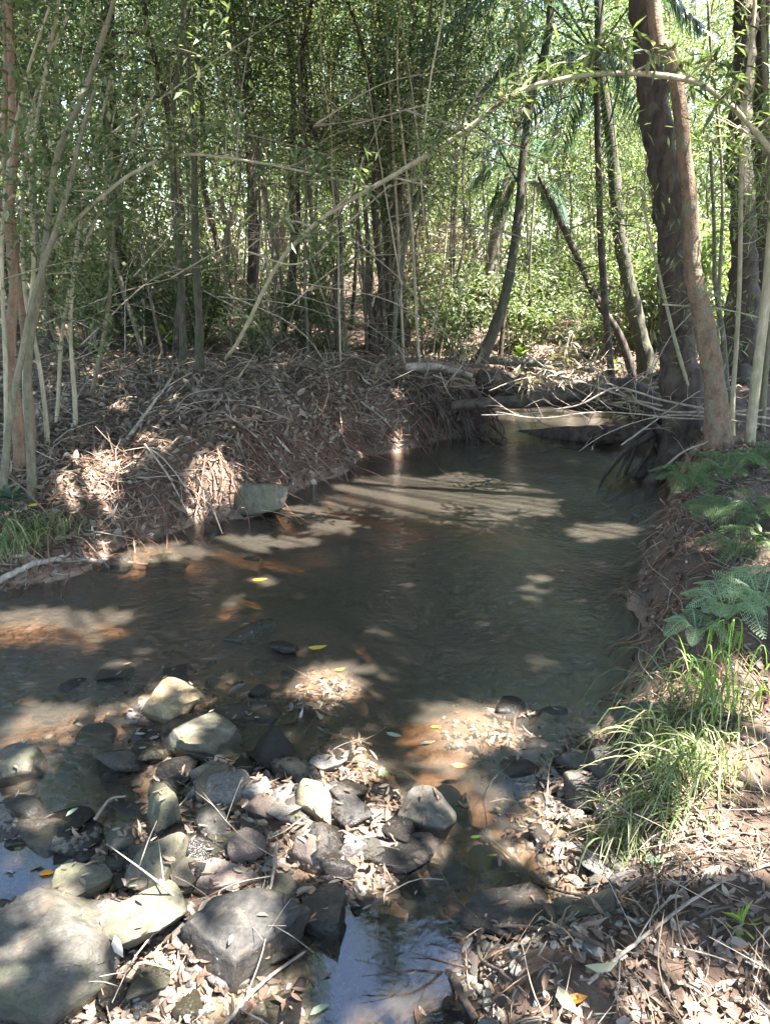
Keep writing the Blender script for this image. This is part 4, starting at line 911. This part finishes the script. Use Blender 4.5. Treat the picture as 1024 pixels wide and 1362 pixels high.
branch('thin yellow vine dropping from the top centre to the arching branch', yp([(592, 0), (585, 40), (572, 110), (563, 190)], 4.6), .005, .005, 'bark_pale', 'vine', 2, 5, cat='vine')
branch('pale stick lying along the water edge at the left', gp([(-30, 800), (30, 773), (80, 760), (150, 758), (212, 760)], .03), .020, .006, 'deadwood', tw=0, seed=6)
branch('pale forked dead branch sticking out of the left bank litter', [G(170, 590)+[0, 0, .02], G(200, 560)+[0, 0, .08], G(232, 540)+[0, 0, .18]], .014, .006, tw=6, seed=7)
branch('thin dead stick slanting into the water left of the mossy boulder', [G(195, 615)+[0, 0, .1], G(225, 660)+[0, 0, .1], G(258, 705)+[0, 0, .02]], .007, .004, tw=3, seed=8)
branch('short dead twig standing in the water beside the bluish stone', [G(258, 706)+[0, 0, 0], G(272, 670)+[0, 0, .1], G(276, 640)+[0, 0, .15]], .006, .003, tw=2, seed=9)
branch('thin stick on the left bank above the mossy boulder', [G(300, 560)+[0, 0, .05], G(340, 590)+[0, 0, .05], G(380, 640)+[0, 0, .04]], .007, .004, tw=4, seed=10)
branch('stick slanting down the steep end of the left bank', [G(480, 545)+[0, 0, .05], G(510, 570)+[0, 0, .05], G(536, 592)+[0, 0, .02]], .010, .005, tw=3, seed=11)
YB = 5.4
branch('long bleached horizontal branch over the water in front of the trunks', yp([(1060, 538), (1000, 546), (940, 548), (880, 546), (820, 524), (780, 510), (740, 500), (690, 505), (650, 520)], YB), .011, .004, 'deadwood', 'leaning_branch', 10, 12, 'leaf_dry')
branch('second bleached branch dipping left to the water above the log', yp([(1050, 560), (960, 548), (880, 532), (820, 516), (770, 538), (700, 550), (640, 552)], YB-.2), .009, .004, 'deadwood', 'leaning_branch', 10, 13)
branch('thin bleached branch drooping left from the smooth trunk to the water', yp([(960, 556), (900, 552), (850, 560), (800, 580), (770, 600)], YB-.15), .006, .003, 'deadwood', 'leaning_branch', 6, 41)
branch('bleached fork curving up over the bridging log', yp([(880, 540), (830, 525), (770, 470), (740, 440)], YB+.1), .007, .003, 'deadwood', 'leaning_branch', 6, 42)
branch('long thin bleached branch just above the water at right', yp([(1050, 572), (980, 560), (900, 556), (800, 548), (720, 556), (660, 548)], YB-.35), .006, .003, 'deadwood', 'leaning_branch', 8, 43)
branch('short bleached branch crossing the others near the log', yp([(700, 470), (740, 500), (790, 530), (850, 548)], YB+.2), .006, .003, 'deadwood', 'leaning_branch', 6, 44)
branch('dark dead stick slanting up from the water to the branches at right', yp([(826, 592), (870, 560), (890, 545), (930, 520)], YB-.1), .007, .004, 'deadwood', 'leaning_branch', 3, 14)
branch('thin dead stem slanting from the log across to the massive trunk', yp([(864, 498), (890, 450), (915, 420), (950, 380)], YB), .005, .003, 'deadwood', 'leaning_branch', 2, 15)
branch('straight bleached twig running right from the smooth trunk', yp([(880, 405), (950, 410), (1000, 420), (1040, 432)], 5.0), .006, .004, 'bark_pale', 'leaning_branch', 4, 16)
branch('grey dead stick resting on the right bank above the ferns', yp([(882, 622), (910, 600), (940, 588), (960, 572)], 4.9), .008, .005, 'deadwood', 'leaning_branch', 2, 17)
branch('curving brown root looping over the bottom pool edge', gp([(800, 1285), (760, 1264), (700, 1252), (650, 1250), (636, 1262), (640, 1290), (665, 1320), (700, 1345)], .03), .006, .004, 'bark_dark', 'surface_root', 2, 18, cat='root')
branch('thick dark branch lying across the bottom of the view', gp([(490, 1380), (540, 1338), (575, 1320), (600, 1322), (612, 1345), (630, 1380)], .035), .013, .009, 'bark_dark', tw=2, seed=19)
branch('thin yellow-brown stick pointing into the blue pool', gp([(300, 1380), (350, 1335), (410, 1286), (450, 1276)], .035), .0045, .003, tw=2, seed=20, mat='deadwood')
branch('grey stick standing between the dark boulders', gp([(370, 1150), (366, 1190), (358, 1240)], .06), .005, .003, tw=2, seed=21)
branch('split brown stick lodged left of the large dark boulder', gp([(215, 1200), (250, 1235), (285, 1265), (310, 1278)], .06), .008, .005, 'deadwood', tw=3, seed=22)
branch('short pale stick on the rubble near the flat slab', gp([(130, 1112), (150, 1090), (170, 1080)], .06), .005, .003, seed=23)
branch('bent twig in the shallows below the yellow leaf', gp([(432, 925), (425, 955), (405, 985)], .01), .004, .002, seed=24)
branch('thin root lying across the mud beside the wet boulder', gp([(612, 1100), (670, 1140), (720, 1185), (790, 1205)], .02), .005, .003, 'bark_dark', 'surface_root', 3, 25, cat='root')
branch('dry stick on the bare soil of the right bank', gp([(780, 1320), (860, 1250), (950, 1195), (1030, 1160)], .02), .005, .003, tw=5, seed=26)

g = np.random.default_rng(404)
for k in range(44):
    Yb = g.uniform(5.8, 9); px = g.uniform(60, 620); py = g.uniform(120, 480); L = g.uniform(120, 330); a = g.uniform(-.9, .9) if k % 3 else g.uniform(1.0, 2.1)
    q = [(px, py), (px+math.cos(a)*L*.5+g.uniform(-20, 20), py-math.sin(a)*L*.5-g.uniform(0, 30)), (px+math.cos(a)*L, py-math.sin(a)*L+g.uniform(-10, 30))]
    hi_ = 'high' if py < 240 else 'low' if py > 380 else 'halfway up'
    o = branch(('pale' if k % 2 else 'grey')+' dead branch '+('lying level' if abs(a) < .35 else 'rising right' if a > 0 and a < 1.2 else 'dropping right' if a < 0 else 'standing steeply')+', '+hi_+' before '+min(TLM, key=lambda t: abs(t[0]-px))[1], yp(q, Yb), .007, .002, 'bark_pale' if k % 2 else 'deadwood', 'dead_branch', 9, 500+k, ltw=.4); o['group'] = 'dead branches in the left thicket'
# logs
def log(label, a, b, r, mat, seed, sag=0):
    mb = MB(); m = (a+b)/2+np.array([0, 0, -sag]); g = np.random.default_rng(seed); tube(mb, spline([a, m+np.array([0, .05, .03]), b], 26), r*(1+.1*np.sin(np.linspace(0, 5, 26)))*np.linspace(1.1, .75, 26), 18, .14, seed)
    g = np.random.default_rng(seed); Q = spline([a, m, b], 12); twigs(mb, Q, np.full(12, .03), 7, .3, g, tmin=.05)
    return tag(mb.build('fallen_log', M[mat], smooth=True, origin=a), label, 'log')
log('dark fallen log bridging the head of the creek', ony(635, 508, 7.7), ony(880, 545, 7.0), .12, 'bark_dark', 1, .05)
log('reddish-brown log on the end of the left bank', ony(500, 502, 7.6), ony(650, 498, 7.9), .075, 'bark_red', 2, -.02)
log('thinner grey log lying behind the bridging log', ony(640, 478, 9.2), ony(790, 492, 8.8), .05, 'bark_grey', 3, .02)
log('pale broken log end propped on the left of the bridging log', ony(540, 488, 7.3), ony(628, 500, 7.5), .035, 'deadwood', 4, .0)
log('dark sunken log under the roots of the massive tree', ony(680, 560, 7.3)+np.array([0, 0, -.22]), ony(892, 572, 6.4), .10, 'bark_dark', 5, .03)
g = np.random.default_rng(92); la, lb = ony(560, 500, 7.4), ony(880, 530, 7.0); t = g.uniform(0, 1, 240)[:, None]
P = la*(1-t)+lb*t+g.normal(size=(240, 3))*np.array([.1, .25, .06]); sticks(P, .42, .006, 'twig', 'dead_twigs', 'tangle of sticks caught on the bridging log', g, .5)
mb = MB(); b1 = G(628, 545)
for _ in range(60):
    a = b1+np.array([g.uniform(-.75, .25), g.uniform(-.25, .15), -.03]); a[2] = H1(a[0], a[1])+.01; e_ = a+np.array([g.uniform(-.1, .3), g.uniform(-.55, -.15), 0]); e_[2] = max(-.03, H1(e_[0], e_[1])+.01)
    tube(mb, spline([a, (a+e_)/2+np.array([g.uniform(-.05, .1), -.08, .03]), e_], 10), np.linspace(g.uniform(.008, .022), .004, 10), 6, .15, _)
tag(mb.build('root_mass', M['bark_dark'], smooth=True, origin=b1), 'dark roots spilling over the steep end of the left bank', 'roots')
tag((lambda mb: (tube(mb, spline(yp([(600, 540), (650, 536), (710, 532), (770, 520), (830, 516), (875, 545), (905, 590)], [6.9, 6.8, 6.7, 6.5, 6.3, 6.2, 6.1]), 40), np.linspace(.045, .10, 40), 14, .2, 5), mb.build('fallen_log', M['bark_dark'], smooth=True, origin=ony(600, 540, 6.9)))[1])(MB()), 'dark arched log running from the bank end up to the foot of the massive tree', 'log')
# root plate below the trunks
g = np.random.default_rng(91); mb = MB(); b0 = G(905, 590)
for _ in range(46):
    a = b0+np.array([g.uniform(-.35, .7), g.uniform(-.3, .2), .12]); e_ = a+np.array([g.uniform(-.5, .3), g.uniform(-.45, .0), -g.uniform(.25, .55)]); e_[2] = min(e_[2], a[2]-.15)
    tube(mb, spline([a, (a+e_)/2+np.array([g.uniform(-.1, .1), -.06, .08]), e_], 12), np.linspace(g.uniform(.015, .045), .008, 12), 7, .15, _)
tag(mb.build('root_mass', M['bark_dark'], smooth=True, origin=b0), 'tangle of dark roots reaching into the water below the massive tree', 'roots')

# ------------------------------------------------------------ ferns, grass, small plants
def fern(label, px, py, n, L, mat, seed, z=None):
    g = np.random.default_rng(seed); b = G(px, py); e = empty('fern', b, label, 'fern')
    for k in range(n):
        a = 6.28*k/n+g.uniform(-.3, .3); l = L*g.uniform(.55, 1.05); d = np.array([math.cos(a), math.sin(a), 0])
        tip = b+d*l*.85+np.array([0, 0, l*g.uniform(.1, .45)]); mid = b+d*l*.4+np.array([0, 0, l*.5]); Q = spline([b, mid, tip], 24); mb = MB(); tube(mb, Q, np.linspace(.003, .001, 24), 4)
        T = unit(np.gradient(Q, axis=0)); idx = np.arange(5, 24); S = unit(np.cross(T[idx], [0, 0, 1.])); prof = np.sin(np.linspace(.5, 3.0, len(idx)))
        for s in (-1, 1):
            A = unit(S*s+T[idx]*.35+[0, 0, -.15]); pl = l*.27*prof
            for j in range(7):   # pinnules along each pinna
                f = (j+.5)/7; bp = Q[idx]+A*(pl*f)[:, None]
                for s2 in (-1, 1):
                    A2 = unit(A*.5+T[idx]*s2); leaves(mb, bp, A2, np.tile([0, 0, 1.], (len(idx), 1))+g.normal(size=(len(idx), 3))*.25, pl*.17*(1-f*.6)+.002, .0042*L/.3)
        mb.build('frond', M[mat], e, origin=b)
    return e
for k, (px, py, n, L, mat, lab) in enumerate([
    (915, 660, 9, .30, 'fern_dark', 'dark blue-green fern hanging over the water edge below the trunks'),
    (960, 640, 9, .32, 'fern_dark', 'dark fern just below the foot of the smooth brown tree'),
    (1005, 625, 9, .34, 'fern_dark', 'dark fern at the right edge level with the tree roots'),
    (945, 700, 8, .26, 'fern_dark', 'dark fern on the crest of the right bank above the leaf-covered face'),
    (1005, 700, 8, .28, 'fern_dark', 'dark fern at the right edge midway down the bank'),
    (980, 745, 8, .24, 'fern_dark', 'green fern just above the bright silvery ferns'),
    (965, 830, 10, .27, 'fern_bright', 'bright silvery-green fern in full sun on the right bank'),
    (1010, 815, 9, .24, 'fern_bright', 'bright fern cut by the right edge beside the sunlit fern'),
    (925, 850, 7, .17, 'fern_bright', 'small bright fern left of the sunlit fern')]):
    fern(lab, px, py, n, L, mat, 500+k)
def blades(mb, b, n, L, Wd, g, out=1.0, dirbias=(0, 0), spread=.05, up=1.0):
    for _ in range(n):
        a = g.uniform(0, 6.28); d = np.array([math.cos(a)+dirbias[0], math.sin(a)+dirbias[1], 0])*out; l = L*g.uniform(.55, 1.2)
        p0 = b+np.array([g.normal()*spread, g.normal()*spread, 0]); p0[2] = b[2]
        u_ = up*g.uniform(.45, 1.25); j_ = rdir(3, g)*l*.06; dr = g.uniform(-.25, .4); Q = spline([p0, p0+d*l*.22+np.array([0, 0, l*.5*u_])+j_[0], p0+d*l*.6+np.array([0, 0, l*.55*u_])+j_[1], p0+d*l*.9+np.array([0, 0, l*dr*u_])+j_[2]], 9)
        T = unit(np.gradient(Q, axis=0)); S = unit(np.cross(T, [0, 0, 1.])+rdir(1, g)[0]*.3); wd = Wd*g.uniform(.6, 1.2)*np.array([.8, 1, 1, 1, .95, .85, .65, .4, .05])
        V = np.stack([Q-S*wd[:, None]/2, Q+S*wd[:, None]/2], 1).reshape(-1, 3); i = np.arange(8)*2
        mb.add(V, np.stack([i, i+1, i+3, i+2], -1))
g = np.random.default_rng(66)
def tuft(label, px, py, n, L, W, mat, out=1, bias=(0, 0), spread=.05, up=1.0):
    b = G(px, py); mb = MB(); blades(mb, b, n, L, W, g, out, bias, spread, up); return tag(mb.build('grass_tuft', M[mat], origin=b), label, 'grass tuft')
tuft('big arching grass tuft leaning over the water from the right bank', 910, 1030, 270, .23, .0048, 'grass', .7, (-.6, -.2), .07)
tuft('drooping grass tuft below and left of the big arching tuft', 885, 1085, 110, .18, .005, 'grass', .8, (-.5, -.4), .05, .8)
tuft('upright bright green grass blades at the crest behind the big tuft', 955, 950, 46, .26, .006, 'grass_bright', .5, (-.4, -.1), .07, 1.2)
tuft('single group of tall green blades in front of the sunlit fern', 965, 870, 14, .20, .006, 'grass_bright', .35, (0, 0), .03, 1.4)
tuft('dry grass tuft at the back of the big arching tuft', 935, 960, 80, .27, .0045, 'grass', .8, (-.6, .1), .06)
tuft('small grass tuft hanging on the right bank face near the water', 862, 700, 40, .14, .004, 'grass', .9, (-.6, 0), .05)
tuft('small dry grass tuft at the bottom right bank edge', 830, 1120, 70, .16, .004, 'grass', .9, (-.5, -.4), .04)
tuft('green weedy tuft at the left edge under the foreground stems', 25, 720, 120, .20, .006, 'grass', .9, (.2, 0), .10)
tuft('weedy tuft at the foot of the olive stem', 70, 712, 110, .17, .005, 'grass', .9, (.2, 0), .08)
tuft('low weeds left of the pale stick on the water edge', 20, 745, 100, .15, .005, 'grass', .9, (.2, 0), .08)
def sprout(label, px, py, n, L, W, h, mat, lift=0, seed=0, Y=None, name='leafy_plant'):
    g = np.random.default_rng(seed+700); b = (G(px, py) if Y is None else ony(px, py, Y))+np.array([0, 0, lift]); e = empty(name, b, label, 'plant')
    st = MB(); q = spline([b, b+[.01, 0, h*.5], b+[.02, -.01, h]], 8); tube(st, q, np.linspace(.004, .002, 8), 5); st.build('stem', M['bark_green'], e, origin=b)
    mb = MB(); i = g.integers(3, 8, n); a = g.uniform(0, 6.28, n); A = np.stack([np.cos(a), np.sin(a), g.uniform(-.1, .6, n)], -1)
    leaves_hi(mb, q[i], A, np.tile([0, 0, 1.], (n, 1)), L*g.uniform(.7, 1.2, n), W*g.uniform(.8, 1.1, n), g=g); mb.build('leaves', M[mat], e, origin=b); return e
sprout('small bright green sprout growing among the pale stones', 388, 1092, 16, .035, .012, .03, 'leaf_bright', seed=1)
sprout('small green seedling at the foot of the grass tuft', 862, 1162, 9, .04, .022, .04, 'fern_bright', seed=2)
sprout('bluish leafy sapling at the top of the left bank under the black trunk', 195, 462, 26, .20, .06, .55, 'leaf_blue', seed=3)
sprout('green broad-leaved plant by the two mossy poles', 222, 470, 10, .16, .06, .25, 'leaf_bright', seed=4)
sprout('dark leafy weed at the left edge under the stems', 20, 700, 26, .09, .035, .18, 'leaf_blue', seed=5)
sprout('bright broad-leaved plant on the log beside the massive tree', 812, 500, 14, .10, .05, .15, 'leaf_bright', seed=6)
sprout('bright green plant at the head of the creek behind the log', 690, 492, 26, .12, .06, .2, 'leaf_bright', seed=7)
sprout('low green weed on the right bank below the dark ferns', 1000, 735, 26, .06, .03, .1, 'leaf_mid', seed=8)
sprout('thin green weed in the bottom right litter', 965, 1275, 10, .05, .008, .06, 'leaf_bright', seed=9)

# single leaves that stand out
def leaf(label, px, py, L, W, col, rot, lift=.006, water=False):
    L *= .85; W *= .85
    b = onz(px, py, 0)+np.array([0, 0, .004]) if water else G(px, py)+np.array([0, 0, lift])
    g = np.random.default_rng(int(px*7+py)); mb = MB(); A = np.array([[math.cos(rot), math.sin(rot), 0.05]])
    leaves_hi(mb, [b], A, np.array([[.05, -.1, 1.]]), L, W, curl=.1, fold=.08, g=g)
    nm = 'leafcol_%d' % (hash(col) % 9999); m = M.get(col)
    if m is None: m = M[col] = leafmat('fallen_leaf_colour', [(0, col), (1, tuple(c*.9 for c in col))], .3, .4)
    return tag(mb.build('fallen_leaf', m, origin=b), label, 'leaf')
YEL = (.55, .42, .05); ORG = (.50, .22, .03); GRN = (.10, .28, .08); PAL = (.50, .45, .30); GRY = (.30, .36, .26); BRN = (.36, .20, .11); YGR = (.34, .42, .06)
for a in [('orange-yellow leaf floating above the lone mid-water stone', 335, 772, .10, .035, ORG, .1, .004, True),
    ('pale yellow leaf on the water above the sunlit shallows', 410, 862, .10, .04, YEL, 0, .004, True), ('yellow leaf in the sunlit shallows right of the stone bar', 445, 895, .06, .025, YGR, .3, .01),
    ('yellow-green leaf on the flat slab right of the large block', 330, 965, .06, .022, YGR, .4, .03), ('grey-green leaf floating at the lower end of the deep water', 513, 975, .08, .028, GRY, -.5, .004, True),
    ('pale leaf floating right of the grey-green one', 560, 990, .06, .022, PAL, .1, .004, True), ('yellow leaf on the sunlit mud patch', 572, 968, .05, .018, YEL, -.3, .004, True),
    ('round green leaf at the waterline above the mottled lump', 505, 1040, .035, .028, GRN, .3, .015), ('yellow-orange leaf in the pool at the lower left', 52, 1164, .055, .026, ORG, .15, .004, True),
    ('green leaf on the wet stones above the yellow-orange leaf', 30, 1144, .035, .025, GRN, 2.6, .03), ('pale grey-green leaf near the flat slab end', 92, 1110, .05, .02, GRY, .9, .05),
    ('white leaf curled against the big angular boulder', 160, 1290, .09, .028, (.6, .56, .5), -1.0, .10), ('yellow leaf below the large dark boulder', 298, 1300, .035, .014, YGR, 1.2, .04),
    ('tan leaf left of the thin yellow-brown stick', 385, 1280, .05, .02, (.4, .34, .17), 1.5, .04), ('pale green leaf at the bottom edge', 412, 1352, .06, .022, GRY, .5, .01, True),
    ('brown leaf on the water beside the tan mud', 600, 1018, .07, .035, BRN, -.2, .004, True), ('yellowish leaf under the brown channel', 625, 1115, .04, .016, YGR, 0, .004, True),
    ('large pale curled leaf at the bottom right of the stones', 740, 1330, .09, .04, PAL, -1.2, .02), ('long pale leaf on the soil at the bottom centre right', 775, 1302, .09, .028, PAL, .1, .02),
    ('orange-brown leaf at the bottom edge right of centre', 745, 1352, .07, .03, ORG, .2, .02), ('dry yellow leaf at the foot of the left stems', 40, 692, .09, .05, (.7, .6, .05), .2, .06),
    ('pale upright leaf in front of the drooping grass', 835, 1130, .06, .03, PAL, 1.2, .03), ('long tan leaf on the right bank soil', 930, 1180, .09, .022, PAL, .3, .015),
    ('pale long leaf at the right edge near the bottom', 985, 1300, .10, .028, (.55, .5, .42), -.2, .015)]:
    leaf(*a)
